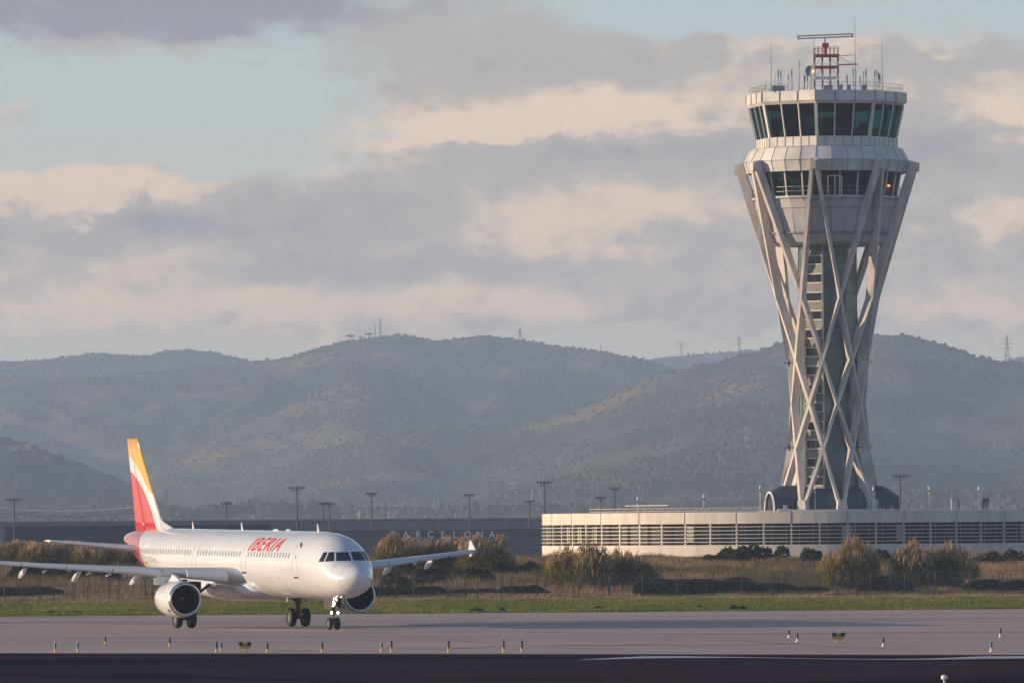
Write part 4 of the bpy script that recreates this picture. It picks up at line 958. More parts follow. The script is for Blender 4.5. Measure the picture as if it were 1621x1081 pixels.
wrap_text('EC-HUI', .50, 34.6, R(97), 'registration_lettering', 0, .012, M_line, cuts=3)
M_fy = mat('flag_yellow', (.75, .45, .04), .4, .05)
b = MB()
for z0, z1, mi in ((3.42, 3.52, 0), (3.52, 3.72, 1), (3.72, 3.82, 0)): b.quad(A(35.9, fside(35.9, z0)+.012, z0), A(35.2, fside(35.2, z0)+.012, z0), A(35.2, fside(35.2, z1)+.012, z1), A(35.9, fside(35.9, z1)+.012, z1), mi)
b.build('national_flag', [M_rtxt, M_fy], fus)
# wings
def airfoil(s0, ch, y, z, tk, n=14, tw=0):
    up, lo = [], []
    for i in range(n+1):
        x = (1-math.cos(math.pi*i/n))/2; th_ = 5*tk*(.2969*math.sqrt(x)-.126*x-.3516*x*x+.2843*x**3-.1015*x**4)
        cmb = .02*math.sin(math.pi*x)
        up.append((x, cmb+th_)); lo.append((x, cmb*.4-th_))
    pts = up + lo[::-1][1:-1]
    return [A(s0+x*ch, y, z+h*ch-x*ch*tw) for x, h in pts]
WST = [(1.2, 15.9, 6.9, 3.02, .155), (2.3, 16.5, 6.1, 3.18, .15), (4.3, 17.5, 4.95, 3.32, .135), (6.4, 18.62, 3.85, 3.47, .125), (9.5, 20.24, 3.1, 3.70, .12), (12.8, 21.95, 2.3, 3.95, .115), (16.3, 23.75, 1.5, 4.25, .11), (16.65, 23.98, 1.35, 4.28, .10)]
def wst(y):
    for a, b_ in zip(WST, WST[1:]):
        if y <= b_[0]: t = (y-a[0])/(b_[0]-a[0]); return [a[i]+(b_[i]-a[i])*t for i in range(5)]
    return WST[-1]
for sd in (1, -1):
    b = MB(); rg = [airfoil(s0, ch, sd*y, z, tk, tw=.03) for y, s0, ch, z, tk in WST]
    if sd < 0: rg = [r_[::-1] for r_ in rg]
    b.loft(rg, cap0=True, cap1=True); wg = b.build('wing', M_wing, plane); autosmooth(wg, 50)
    # drooped slats along the leading edge
    for (ya, yb) in ((2.75, 5.0), (6.5, 9.1), (9.2, 11.7), (11.8, 14.2), (14.3, 16.2)):
        b = MB(); rg = []
        for y in (ya, yb):
            _, s0, ch, z, tk = wst(y); T = ch*tk*.62+.10
            prof = [(.36, .50), (.12, .38), (-.10, .10), (-.17, -.25), (-.10, -.60), (.10, -.72), (.14, -.3), (.2, .1)]
            rg.append([A(s0 + px_*min(1, ch*.3), sd*y, z + py_*T) for px_, py_ in prof][::sd])
        b.loft(rg, cap0=True, cap1=True); o = b.build('slat', M_wing, wg); autosmooth(o, 60)
    # tip fence
    b = MB(); _, s0, ch, z, tk = WST[-1]
    b.loft([[A(s0+u, sd*(16.68+w_), z+v) for u, v in ((.15, .0), (.95, .62), (1.2, .64), (1.45, .08), (1.22, -.42), (1.02, -.38))][::sd] for w_ in (-.03, .05)], cap0=True, cap1=True); b.build('wingtip_fence', M_fus, wg)
    # flap-track fairings
    for y, ln in ((6.9, 3.9), (10.4, 3.3), (13.6, 2.8)):
        _, s0, ch, z, tk = wst(y); b = MB(); rg = []
        for k in range(11):
            t = k/10; r_ = max(.01, math.sin(math.pi*min(1, t*.98+.01))**.75)*.20; sx = s0+ch*.62+t*ln*.62
            rg.append([A(sx, sd*y+r_*.75*math.cos(q), z-.20-ch*.02-t*.62+r_*1.15*math.sin(q)) for q in [2*math.pi*j/14 for j in range(14)]])
        b.loft(rg, cap0=True, cap1=True); b.build('flap_track_fairing', M_fus, wg, smooth=True)
    for y in (8.6, 9.8, 12.4):
        _, s0, ch, z, tk = wst(y); b = MB(); b.tube([A(s0+ch*.7, sd*y, z-.30), A(s0+ch*.95, sd*y, z-.42)], .07, 8); b.build('flap_hinge', M_fus, wg)
    # engine
    ey, ez, es = 5.75*sd, 1.76, 15.9
    eng_prof = [(.92, .90), (.30, .86), (.08, .90), (0, .96), (.04, 1.02), (.25, 1.09), (.8, 1.155), (1.5, 1.18), (2.3, 1.14), (3.0, 1.03), (3.25, .97), (3.22, .90), (3.0, .88)]
    def rev(prof, m, name, par, flat=True, caps=False):
        b = MB(); b.loft([[A(es+x, ey+sd*r_*math.cos(q), ez+r_*math.sin(q)*(1 if math.sin(q) > 0 or not flat else .965)) for q in [2*math.pi*j/48 for j in range(48)]][::sd] for x, r_ in prof], cap0=caps, cap1=caps); return b.build(name, m, par, smooth=True)
    nac = rev(eng_prof[4:], M_fus, 'engine_nacelle', plane); rev(eng_prof[1:6], M_lip, 'inlet_lip', nac); rev([(1.1, .90), (.25, .858)], M_inl, 'inlet_duct', nac)
    rev([(3.0, .78), (3.2, .72), (4.2, .52), (4.5, .46)], M_gear, 'core_nozzle', nac, False); rev([(4.2, .40), (4.9, .10), (5.1, .02)], M_gd, 'exhaust_cone', nac, False, True)
    b = MB()
    for k in range(30):
        q0 = 2*math.pi*k/30; g = []
        for r_, tw_ in ((.28, .1), (.60, .5), (.89, .9)):
            for dq in (-.085, .085): g.append(A(es+.95+dq*tw_*1.4, ey+r_*math.cos(q0+dq), ez+r_*math.sin(q0+dq)))
        b.quad(g[0], g[1], g[3], g[2]); b.quad(g[2], g[3], g[5], g[4])
    b.build('fan_blades', M_fan, nac)
    rev([(.62, .01), (.66, .08), (.82, .2), (.98, .29)], M_inl, 'spinner', nac, False); rev([(1.15, .9), (1.15, .02)], M_gd, 'fan_backing', nac, False)
    b = MB(); b.poly([A(es+.64, ey+r_*math.cos(q), ez+r_*math.sin(q)) for r_, q in ((.03, 0), (.09, .6), (.13, 1.6), (.12, 2.4), (.09, 1.5), (.05, .7))]); b.build('spinner_swirl', M_fus, nac)
    b = MB(); p_ = [(1.0, 1.10, .06), (1.6, 1.40, .16), (2.6, 1.62, .2), (3.6, 1.55, .2), (5.0, 1.35, .16), (6.2, 1.25, .04)]
    b.loft([[A(es+x, ey-w_, ez+.85), A(es+x, ey+w_, ez+.85), A(es+x, ey+w_*.6, ez+h_), A(es+x, ey-w_*.6, ez+h_)] for x, h_, w_ in p_], cap0=True, cap1=True); b.build('engine_pylon', M_fus, plane)
    for x, a_, sz in ((.55, -35, .09), (.9, -48, .05), (1.2, 12, .05)):
        q = R(a_); b = MB(); b.poly([A(es+x+dx*sz, ey+1.0*(1.155+.012)*math.cos(q+dz*sz)*1, ez+(1.155+.012)*math.sin(q+dz*sz)*.985) for dx, dz in ((-1,-1),(1,-1),(1,1),(-1,1))]); b.build('nacelle_vent', M_gd, nac)
    # nacelle strake
    # tailplane
    b = MB(); TS = [(.6, 37.9, 4.2, 4.52, .10), (6.22, 41.7, 1.45, 5.18, .09)]
    rg = [airfoil(s0, ch, sd*y, z, tk, 10) for y, s0, ch, z, tk in TS]
    if sd < 0: rg = [r_[::-1] for r_ in rg]
    b.loft(rg, cap0=True, cap1=True); tpn = b.build('tailplane', M_wing, plane); autosmooth(tpn, 50)
# fin, with the livery bands mapped on chord fraction / height
def fin_mat():
    m = M_fus.copy(); m.name = 'fin_livery'; t = m.node_tree; b = t.nodes['Principled BSDF']; old = b.inputs['Base Color'].links[0].from_socket
    uv = t.nodes.new('ShaderNodeUVMap'); uv.uv_map = 'UVMap'; sx = t.nodes.new('ShaderNodeSeparateXYZ'); t.links.new(uv.outputs[0], sx.inputs[0])
    def curve(pts):
        c = t.nodes.new('ShaderNodeFloatCurve'); cm = c.mapping.curves[0]
        while len(cm.points) < len(pts): cm.points.new(.5, .5)
        for p, (x, y) in zip(cm.points, pts): p.location = (x, y); p.handle_type = 'AUTO'
        c.mapping.update(); t.links.new(sx.outputs[0], c.inputs[1]); return c.outputs[0]
    v = lambda py: (842-py)/150.0
    rd = curve([(0, v(743)), (.2, v(748)), (.38, v(756)), (.55, v(763)), (.66, v(771)), (.76, v(785)), (.83, v(808)), (.87, 0), (1, 0)])
    yl = curve([(0, v(720)), (.25, v(724)), (.44, v(731)), (.68, v(743)), (.8, v(754)), (.88, v(768)), (1, v(782))])
    def cmp(op, a, b_):
        n = t.nodes.new('ShaderNodeMath'); n.operation = op; t.links.new(a, n.inputs[0]); t.links.new(b_, n.inputs[1]); return n.outputs[0]
    m1 = t.nodes.new('ShaderNodeMix'); m1.data_type = 'RGBA'; t.links.new(cmp('LESS_THAN', sx.outputs[1], rd), m1.inputs[0]); t.links.new(old, m1.inputs[6]); m1.inputs[7].default_value = (0.56, 0.035, 0.04, 1)
    m2 = t.nodes.new('ShaderNodeMix'); m2.data_type = 'RGBA'; t.links.new(cmp('GREATER_THAN', sx.outputs[1], yl), m2.inputs[0]); t.links.new(m1.outputs[2], m2.inputs[6]); m2.inputs[7].default_value = (0.80, 0.38, 0.03, 1)
    t.links.new(m2.outputs[2], b.inputs['Base Color']); return m
M_fin = fin_mat()
def fin_le(z): t = (z-5.7)/6.06; return 36.9+5.6*t
def fin_te(z): t = (z-5.7)/6.06; return 42.35+2.0*t
def fin_part(name, f0, f1, defl=0):
    # f = chord fraction from the leading edge
    b = MB(); zs_ = [5.55, 6.3, 7.3, 8.4, 9.5, 10.6, 11.76]; n = 10; rg = []; uvs = []
    for z in zs_:
        le, te = fin_le(z), fin_te(z); ch = te-le; top = []
        for i in range(n+1):
            x = f0+(f1-f0)*i/n; tk = .10; th_ = ch*5*tk*(.2969*math.sqrt(x)-.126*x-.3516*x*x+.2843*x**3-.1036*x**4)
            dx = (x-f0)*ch; top.append((x, dx, th_))
        def put(x, dx, y):
            sx_ = le+f0*ch+dx*math.cos(defl)+(-y)*math.sin(defl)*0; return A(sx_, y+dx*math.sin(defl), z)
        loop = [put(x, dx, t_) for x, dx, t_ in top]+[put(x, dx, -t_) for x, dx, t_ in reversed(top)]
        rg.append(loop); uvs.append([(1-x, (z-5.55)/(11.76-5.55)) for x, _, _ in top]+[(1-x, (z-5.55)/(11.76-5.55)) for x, _, _ in reversed(top)])
    b.loft(rg, cap0=True, cap1=True); flat = [u for r_ in uvs for u in r_]
    o = b.build(name, M_fin, plane); uvl = o.data.uv_layers.new(name='UVMap')
    for l in o.data.loops: uvl.data[l.index].uv = flat[l.vertex_index]
    for p in o.data.polygons: p.use_smooth = len(p.vertices) == 4
    o.data.update(); return o
fin = fin_part('tail_fin', 0, .66); rud = fin_part('rudder', .665, 1.0, R(5)); 
b = MB(); b.loft([[A(34.6, 0, 5.86), A(35.8, .06, 5.86), A(37.6, .14, 5.86), A(37.6, -.14, 5.86), A(35.8, -.06, 5.86)], [A(36.6, 0, 6.25), A(37.0, .03, 6.3), A(37.75, .1, 6.55), A(37.75, -.1, 6.55), A(37.0, -.03, 6.3)]], cap1=True); b.build('dorsal_fillet', M_fus, plane, smooth=True)
# landing gear
def wheel(par, s, y, rad, wd, name='wheel'):
    def W_(x, r_, q): v = A(s+r_*math.cos(q), y+x, rad+r_*math.sin(q), False); return v
    prof = [(-wd*.30, rad*.50), (-wd*.46, rad*.62), (-wd*.5, rad*.80), (-wd*.42, rad*.93), (-wd*.25, rad*.99), (0, rad), (wd*.25, rad*.99), (wd*.42, rad*.93), (wd*.5, rad*.80), (wd*.46, rad*.62), (wd*.30, rad*.50)]
    b = MB(); b.loft([[W_(x, r_, 2*math.pi*j/32) for j in range(32)] for x, r_ in prof], cap0=False); ty = b.build(name, M_tyre, par, smooth=True)
    b = MB(); hp = [(-wd*.34, .02), (-wd*.34, rad*.14), (-wd*.22, rad*.2), (-wd*.26, rad*.44), (-wd*.34, rad*.52)]
    b.loft([[W_(x, r_, 2*math.pi*j/24) for j in range(24)] for x, r_ in hp]); b.loft([[W_(-x, r_, -2*math.pi*j/24) for j in range(24)] for x, r_ in hp]); b.build('hub', M_hub, ty, smooth=True)
for sd in (1, -1):
    yg = 3.795*sd; g = MB(); g.tube([A(21.97, yg, .585, False), A(21.9, yg, 2.9)], .13, 10); g.tube([A(21.97, yg, 1.35, False), A(21.93, yg, 2.9)], .19, 10); g.tube([A(21.97, yg-.42, .585, False), A(21.97, yg+.42, .585, False)], .10, 8)
    g.tube([A(21.97, yg, 1.5, False), A(22.0, yg*.55, 2.55)], .09, 8); g.tube([A(22.2, yg, .8, False), A(22.35, yg, 1.5, False)], .05, 6)
    mg = g.build('main_gear_leg', M_gear, plane)
    for dy in (-.465, .465): wheel(mg, 21.97, yg+dy, .585, .42)
    b = MB(); b.loft([[A(21.3, yg+sd*.28+w_, 1.35), A(22.6, yg+sd*.28+w_, 1.35), A(22.75, yg+sd*.5+w_, 2.9), A(21.1, yg+sd*.5+w_, 2.9)] for w_ in (-.02, .02)], cap0=True, cap1=True); b.build('gear_door', M_fus, mg)
    b = MB(); b.box(SG-23, -(yg*.95)-.7, 2.35, SG-21.3, -(yg*.95)+.7, 2.9); b.build('gear_bay', M_gd, mg)
g = MB(); g.tube([A(5.07, 0, .38, False), A(4.9, 0, 1.95)], .07, 10); g.tube([A(5.02, 0, .95, False), A(4.9, 0, 1.95)], .11, 10); g.tube([A(5.07, -.26, .38, False), A(5.07, .26, .38, False)], .07, 8); g.tube([A(5.0, 0, 1.1, False), A(4.1, 0, 1.9)], .05, 6); g.tube([A(4.99, -.38, 1.1, False), A(4.99, .38, 1.1, False)], .04, 6); g.tube([A(4.9, -.45, 1.62, False), A(4.9, .45, 1.62, False)], .06, 6)
ng = g.build('nose_gear_leg', M_gear, plane)
for dy in (-.25, .25): wheel(ng, 5.07, dy, .38, .24)
for sd in (1, -1):
    b = MB(); b.loft([[A(4.2, sd*.42+w_, 1.25), A(5.5, sd*.42+w_, 1.25), A(5.6, sd*.36+w_, 1.95), A(4.0, sd*.36+w_, 1.95)] for w_ in (-.015, .015)], cap0=True, cap1=True); b.build('gear_door', M_gd, ng)
b = MB(); b.box(SG-5.5, -.33, 1.45, SG-4.95, .33, 1.95); b.build('gear_bay', M_gd, ng)
M_lamp = mat('lit_landing_lamp', (1.0, 0.86, 0.62), 0.3, 0.0, emit=9)
for y, z, r_ in ((.16, 1.60, .19), (.21, 1.04, .075), (-.21, 1.04, .075), (-.12, 1.80, .04)):
    b = MB(); c = A(4.78, y, z, False); b.loft([[c+Vector((dx, rr_*math.cos(q), rr_*math.sin(q))) for q in [2*math.pi*j/16 for j in range(16)]] for dx, rr_ in ((-.12, r_*.5), (0, r_*1.1))]); hs_ = b.build('lamp_housing', M_gd, ng)
    b = MB(); b.poly([c+Vector((.005, r_*math.cos(q), r_*math.sin(q))) for q in [2*math.pi*j/16 for j in range(16)]]); b.build('lamp', M_lamp, hs_)
# drain mast and belly aerials
for s, y in ((13.2, 0), (19.5, 1.9)):
    b = MB(); b.loft([[A(s, y-.02, 1.85), A(s+.3, y, 1.85), A(s, y+.02, 1.85)], [A(s+.2, y-.01, 1.50), A(s+.3, y, 1.50), A(s+.2, y+.01, 1.50)]], cap1=True); b.build('drain_mast', M_fus, fus)

# ------------------------------------------------------------------ taxiway edge markers, guard lights
M_mb = mat('blue_marker_plastic', (0.03, 0.10, 0.28), 0.5, 0.1); M_md = mat('dark_marker_sleeve', (0.035, 0.05, 0.06), 0.6, 0.1); M_my = mat('yellow_marker_foot', (0.60, 0.42, 0.10), 0.6, 0.1); M_mo = mat('orange_marker_cap', (0.75, 0.28, 0.07), 0.5, 0.1); M_gy = mat('guard_light_yellow', (0.62, 0.36, 0.03), 0.5, 0.1)
def marker(px, ybase, ytop, kind, label):
    g = G(px, ybase); h = (ybase-ytop)*g.y/FPX; e_ = empty('edge_marker', (g.x, g.y, .004), label, 'taxiway marker', 'edge markers along the taxiway'); r_ = .065
    foot, body, cap = {'o': (M_my, M_mb, M_mo), 'b': (M_my, M_mb, None), 'd': (M_my, M_md, None), 'w': (M_wht, M_md, None), 'wb': (M_wht, M_mb, None)}[kind]
    zf = h*.38; zc = h*.86 if cap else h
    b = MB(); b.tube([(0,0,0), (0,0,.02)], r_*1.8, 12); b.tube([(0,0,.02), (0,0,zf)], r_*.75, 12); b.build('foot', foot, e_)
    b = MB(); b.tube([(0,0,zf), (0,0,zc)], r_, 12); b.build('sleeve', body, e_)
    if cap: b = MB(); b.tube([(0,0,zc), (0,0,h)], r_*1.05, 12, r1=r_*.5); b.build('cap', cap, e_)
for a in [(87.5, 1032, 1015, 'o', 'orange-capped blue marker farthest left'), (123, 1032, 1015, 'o', 'orange-capped blue marker, second from the left'), (166.5, 1019, 1008, 'd', 'small dark marker farther back, left of the engine'), (268.5, 1023, 1008.5, 'd', 'dark marker on a pale foot below the near engine'),
          (342.5, 1032, 1015, 'd', 'dark marker of a close pair left of the yellow guard light'), (350, 1030, 1017, 'b', 'blue marker of a close pair left of the yellow guard light'), (423, 1032.5, 1016.5, 'd', 'dark marker right of the left yellow guard light'), (510, 1032.5, 1016.5, 'd', 'dark marker below the nose wheels'),
          (604, 1031, 1015, 'o', 'orange-capped marker of a close pair right of the nose'), (619.5, 1032, 1013.5, 'd', 'dark marker of a close pair right of the nose'), (710, 1032, 1013.5, 'd', 'dark marker below the port wingtip'), (797, 1032.5, 1012.5, 'd', 'dark marker, left of two at mid taxiway'), (826, 1032, 1013.5, 'd', 'dark marker, right of two at mid taxiway'),
          (1249, 1009, 997, 'w', 'smaller white-footed marker, upper of two left of the right guard light'), (1262, 1015.5, 1002, 'w', 'white-footed marker, lower of two left of the right guard light'), (1398, 1023, 1009, 'w', 'white-footed marker right of the right guard light'), (1569, 1031, 1015.5, 'wb', 'white-footed blue marker near the right edge'), (1583.5, 1008, 993.5, 'w', 'highest white-footed marker near the right edge')]: marker(*a)
def guard(px, ybase, ytop, wpx, label):
    g = G(px, ybase); k = g.y/FPX; h = (ybase-ytop)*k; w_ = wpx*k/2; e_ = empty('guard_light', (g.x, g.y, .004), label, 'guard light', 'yellow runway guard lights')
    b = MB()
    for sx in (-.3, .3): b.tube([(sx*w_, 0, 0), (sx*w_*.8, 0, h*.38)], .025, 8)
    b.box(-w_*.5, -.08, 0, w_*.5, .08, .02); b.build('legs', M_my, e_)
    b = MB(); z0, z1 = h*.34, h*.86; pr = [(-.92, .15), (-.92, .75), (-.7, 1), (-.35, .86), (.35, .86), (.7, 1), (.92, .75), (.92, .15), (.6, -.05), (-.6, -.05)]
    b.loft([[(x*w_, y, z0+(z1-z0)*z) for x, z in pr] for y in (-.10, .12)], cap0=True, cap1=True); b.build('body', M_gy, e_)
    for sx in (-1, 1):
        cx = sx*w_*.66; cz = h*.74; r_ = w_*.36; b = MB()
        b.loft([[(cx+rr_*math.cos(q), y, cz+rr_*math.sin(q)) for q in [R(-20+220*j/16) for j in range(17)]] for y, rr_ in ((.0, r_), (-.32, r_*1.12))], closed=False)
        b.loft([[(cx+rr_*math.cos(q), y, cz+rr_*math.sin(q)) for q in [R(-20+220*j/16) for j in range(17)]] for y, rr_ in ((-.32, r_*1.22), (.13, r_*1.18))], closed=False); hd = b.build('hood', M_dark, e_)
        b = MB(); b.poly([(cx+r_*.85*math.cos(q), -.112, cz+r_*.85*math.sin(q)) for q in [2*math.pi*j/20 for j in range(20)]]); b.build('lens', M_dark, hd)
guard(388.5, 1031.5, 1014, 20, 'yellow twin-lamp guard light below the white fuselage'); guard(1327, 1017.5, 999.5, 21, 'yellow twin-lamp guard light standing alone below the tower')
g = P(1495, 1068, 287); e_ = empty('runway_edge_light', (g.x, 287, 0.01), 'small white-topped lamp on the dark asphalt at the bottom edge', 'runway light')
b = MB(); b.tube([(0,0,0), (0,0,g.z-.16)], .05, 10); b.tube([(0,0,0), (0,0,.03)], .16, 14); b.build('stem', M_my, e_)
b = MB(); b.tube([(0,0,g.z-.16), (0,0,g.z-.04)], .13, 14); b.tube([(0,0,g.z-.04), (0,0,g.z)], .12, 14, r1=.06); b.build('lamp_glass', M_wht, e_)

# ------------------------------------------------------------------ rising ground behind the fence
def bank_z(x, y): return np.interp(y, [Y_FN+8, 700, 770, 805, 880, 1000], [0.0, .5, 2.3, 2.75, 2.2, 0.0])*(1+.12*(fbm(x/22+3, y/22, 91, 3)-.5)) - .01
gx_ = np.arange(-110, 112, 2.0); gy_ = np.arange(Y_FN+6, 1004, 4.0); BX, BY = np.meshgrid(gx_, gy_); BZ = bank_z(BX, BY)
ny, nx = BX.shape; idx = np.arange(ny*nx).reshape(ny, nx); F = np.stack([idx[:-1,:-1], idx[:-1,1:], idx[1:,1:], idx[1:,:-1]], -1).reshape(-1, 4)
np_mesh('grassy_bank', np.stack([BX.ravel(), BY.ravel(), BZ.ravel()], 1), F, [M_earth], smooth=True)['kind'] = 'structure'
def leafmat(name, col, var=.25, tr=.35):
    m = mat(name, col, 0.7, var, .35, spec=.25); t = m.node_tree; b = t.nodes['Principled BSDF']
    td = t.nodes.new('ShaderNodeBsdfTranslucent'); mx = t.nodes.new('ShaderNodeMixShader'); mx.inputs[0].default_value = tr
    t.links.new(b.inputs['Base Color'].links[0].from_socket, td.inputs[0]); o = t.nodes['Material Output']; t.links.new(b.outputs[0], mx.inputs[1]); t.links.new(td.outputs[0], mx.inputs[2]); t.links.new(mx.outputs[0], o.inputs[0]); return m
G_lo = leafmat('short_green_grass', (0.115, 0.145, 0.022)); G_ye = leafmat('yellowing_grass', (0.20, 0.19, 0.05))
D_tan = leafmat('dry_tan_grass', (0.33, 0.235, 0.135)); D_rus = leafmat('rusty_dry_grass', (0.21, 0.135, 0.08)); D_oli = leafmat('olive_grass', (0.11, 0.10, 0.04))
def blades(name, x, y, z, h, w_, mats, mi, lean=.25, label=None, cat=None):
    n = len(x); az = rng.random(n)*6.283; dx, dy = np.cos(az)*w_/2, np.sin(az)*w_/2; lx = (rng.random(n)-.5)*2*lean*h; ly = (rng.random(n)-.5)*2*lean*h
    V3 = np.empty((n, 3, 3)); V3[:,0] = np.stack([x-dx, y-dy, z], 1); V3[:,1] = np.stack([x+dx, y+dy, z], 1); V3[:,2] = np.stack([x+lx, y+ly, z+h], 1)
    return tag(np_mesh(name, V3.reshape(-1, 3), np.arange(3*n).reshape(-1, 3), mats, mi), label, cat, kind='stuff')
n = 230000; x = (rng.random(n)*2-1)*62; y = Y_TX+.1+rng.random(n)**1.25*(Y_FN+10-Y_TX)
tk = fbm(x/2.2, y/9, 12, 4); h = (.07+.16*np.clip((tk-.35)*3, 0, 1.2))*(.6+.7*rng.random(n)); 
# greener and thicker in front, drier near the fence
mi = np.where(rng.random(n) < np.clip((fbm(x/6, y/14, 40, 3)-.50)*5+.12, .05, .8), 1, 0)
mi = np.where((y > 640+18*fbm(x/5, y*0, 61, 3)) & (rng.random(n) < .8), 2, mi)
blades('verge_grass', x, y, np.zeros(n), h, .07, [G_lo, G_ye, D_tan], mi, .3, 'short green grass strip between taxiway and fence', 'grass')
n = 230000; y = Y_FN+9+rng.random(n)*(818-Y_FN-9); x = (rng.random(n)*2-1)*y*.078
tk = fbm(x/5, y/12, 23, 4); ok = (x-TX)**2+(y-TY)**2 > (RB+.3)**2; x, y, tk = x[ok], y[ok], tk[ok]; n = len(x)
h = (.30+.75*np.clip((tk-.3)*2.2, 0, 1))*(.6+.7*rng.random(n))*np.interp(y, [672, 686, 694], [.35, .4, 1]); r1 = rng.random(n); zone = fbm(x/9, y/20, 8, 3)
mi = np.where(r1 < .55, 0, 1); mi = np.where((zone > .50) & (r1 < .8), 2, mi)
blades('dry_grass', x, y, bank_z(x, y), h, .08, [D_tan, D_rus, D_oli], mi, .3, 'tall dry tan and rusty grass on the bank behind the fence', 'grass')

# ------------------------------------------------------------------ reeds, shrubs
R_tip = leafmat('straw_reed_plume', (0.50, 0.36, 0.22)); R_gold = leafmat('golden_reed_leaf', (0.40, 0.29, 0.045)); R_grn = leafmat('green_reed_leaf', (0.07, 0.105, 0.014)); R_ol = leafmat('olive_reed_leaf', (0.16, 0.15, 0.024)); R_br = leafmat('brown_reed_leaf', (0.13, 0.085, 0.04))
def reed_mesh(seed, w_, d_, h, ns, gold=.4, droop=.5, plumes=.5, round_=.35):
    rg_ = np.random.default_rng(seed); V3 = []; F4 = []; mi = []
    def ribbon(p, w0, m):
        az = rg_.random()*6.283; dx, dy = math.cos(az)*w0/2, math.sin(az)*w0/2; n0 = len(V3)
        for i, q in enumerate(p):
            f = 1-.75*i/(len(p)-1); V3.append((q[0]-dx*f, q[1]-dy*f, q[2])); V3.append((q[0]+dx*f, q[1]+dy*f, q[2]))
        for i in range(len(p)-1): F4.append((n0+2*i, n0+2*i+1, n0+2*i+3, n0+2*i+2)); mi.append(m)
    for _ in range(ns):
        a = rg_.random()*6.283; r_ = math.sqrt(rg_.random()); bx, by = r_*math.cos(a)*w_/2*.8, r_*math.sin(a)*d_/2
        ox, oy = math.cos(a)*r_, math.sin(a)*r_
        prof = 1-round_*r_**2; lump = .78+.42*mnoise.noise(Vector((bx*.9+seed, by*.9, 0)))+.12*rg_.random(); H = h*prof*lump
        lean = .10+.28*r_*r_
        st = [(bx+ox*lean*H*.5*(t**1.6), by+oy*lean*H*.5*(t**1.6), H*t) for t in (0, .35, .7, 1)]
        ribbon(st, .05, 2 if rg_.random() < .4 else 4)
        if rg_.random() < plumes:
            t0 = st[-1]; dxp = (rg_.random()-.2)*.35
            for _q in range(2): ribbon([t0, (t0[0]+dxp*.5, t0[1], t0[2]+.35), (t0[0]+dxp*1.2, t0[1], t0[2]+.62+.2*rg_.random())], .13, 0)
        nl = 11
        for k in range(nl):
            t = .12+.88*(k+rg_.random())/nl; i = min(2, int(t/.34)); p0 = np.array(st[i])*(1-(t-i*.34)/.34)+np.array(st[min(3, i+1)])*((t-i*.34)/.34) if i < 3 else np.array(st[3])
            az = rg_.random()*6.283; ln = .45+.5*rg_.random(); up = .5*rg_.random()+.15
            q1 = (p0[0]+math.cos(az)*ln*.5, p0[1]+math.sin(az)*ln*.5, p0[2]+ln*up*.8); q2 = (p0[0]+math.cos(az)*ln, p0[1]+math.sin(az)*ln, p0[2]+ln*(up*.7-droop*rg_.random()))
            u = rg_.random(); hf = p0[2]/h
            m = 1 if u < gold*(.35+hf) else (2 if u < gold*(.35+hf)+.30 else (3 if u < .92 else 4))
            ribbon([p0, q1, q2], .085, m)
    V3, F4 = np.array(V3), np.array(F4)
    return V3, F4, np.array(mi)
RM = [R_tip, R_gold, R_grn, R_ol, R_br]
def reed(px, ybase_z, ytop, Y, wpx, label, seed, gold=.4, droop=.5, plumes=.5, dens=1.0, dd=3.2, round_=.35):
    c = P(px, ytop, Y); z0 = float(bank_z(np.array([c.x]), np.array([float(Y)]))[0]) if Y > Y_FN+8 else 0; h = c.z-z0; w_ = wpx*Y/FPX
    V3, F4, mi = reed_mesh(seed, w_, dd, h*1.02, int(95*w_*dens), gold, droop, plumes, round_)
    e_ = empty('reed_clump', (c.x, Y, z0), label, 'reeds', 'clumps of giant reed behind the fence'); np_mesh('stalks_and_leaves', V3, F4, RM, mi, parent=e_); return e_
S = 'giant reeds'
for i, a in enumerate([(18, 0, 864, 790, 62, 'reed clump with straw plumes at the far left edge', .35), (66, 0, 868, 775, 60, 'second reed clump from the left, under the tailplane tip', .45), (112, 0, 866, 780, 62, 'third reed clump from the left, golden on its right side', .6), (150, 0, 872, 765, 52, 'fourth reed clump from the left, green-bottomed', .4), (188, 0, 876, 770, 46, 'last reed clump before the red tail cone', .4),
          (632, 0, 842, 740, 62, 'tall golden reed clump right of the cockpit, under the letter B', .7), (676, 0, 845, 745, 66, 'tall dusky reed clump under the letter C', .35), (722, 0, 848, 750, 62, 'golden-green reed clump under the letter E', .5), (763, 0, 846, 735, 62, 'reed clump under the letter O with straw plumes', .5), (790, 0, 868, 745, 40, 'short dark reed clump under the last letter A', .2)]):
    reed(a[0], a[1], a[2]+(13 if a[0] > 600 else 0), a[3], a[4]*1.3, a[5], 100+i, a[6], .5, .8, round_=.12)
for i, a in enumerate([(892, 876, 697, 62, 'drooping green-gold reed clump at the left end of the round building', .55, .4), (938, 868, 695, 66, 'tallest reed clump before the round building louvres', .35, .3), (985, 874, 698, 62, 'brownish drooping reed clump right of the tallest one', .25, .3), (1018, 888, 700, 40, 'low dark reed clump ending the group before the building', .15, .15),
          (1330, 866, 692, 58, 'golden willow-like reed clump below the tower base', .75, .5), (1362, 864, 696, 56, 'dusky reed clump with upright plumes right of the golden one', .3, .8), (1445, 862, 692, 62, 'wide reed clump with straw plumes, left half', .4, .8), (1492, 862, 694, 70, 'wide reed clump with dark lower leaves, right half', .22, .7), (1525, 880, 705, 44, 'low reed clump tailing off at the right of the wide pair', .2, .5)]):
    reed(a[0], 0, a[1], a[2], a[3], a[4], 200+i, a[5], .9, a[6], dens=1.25)
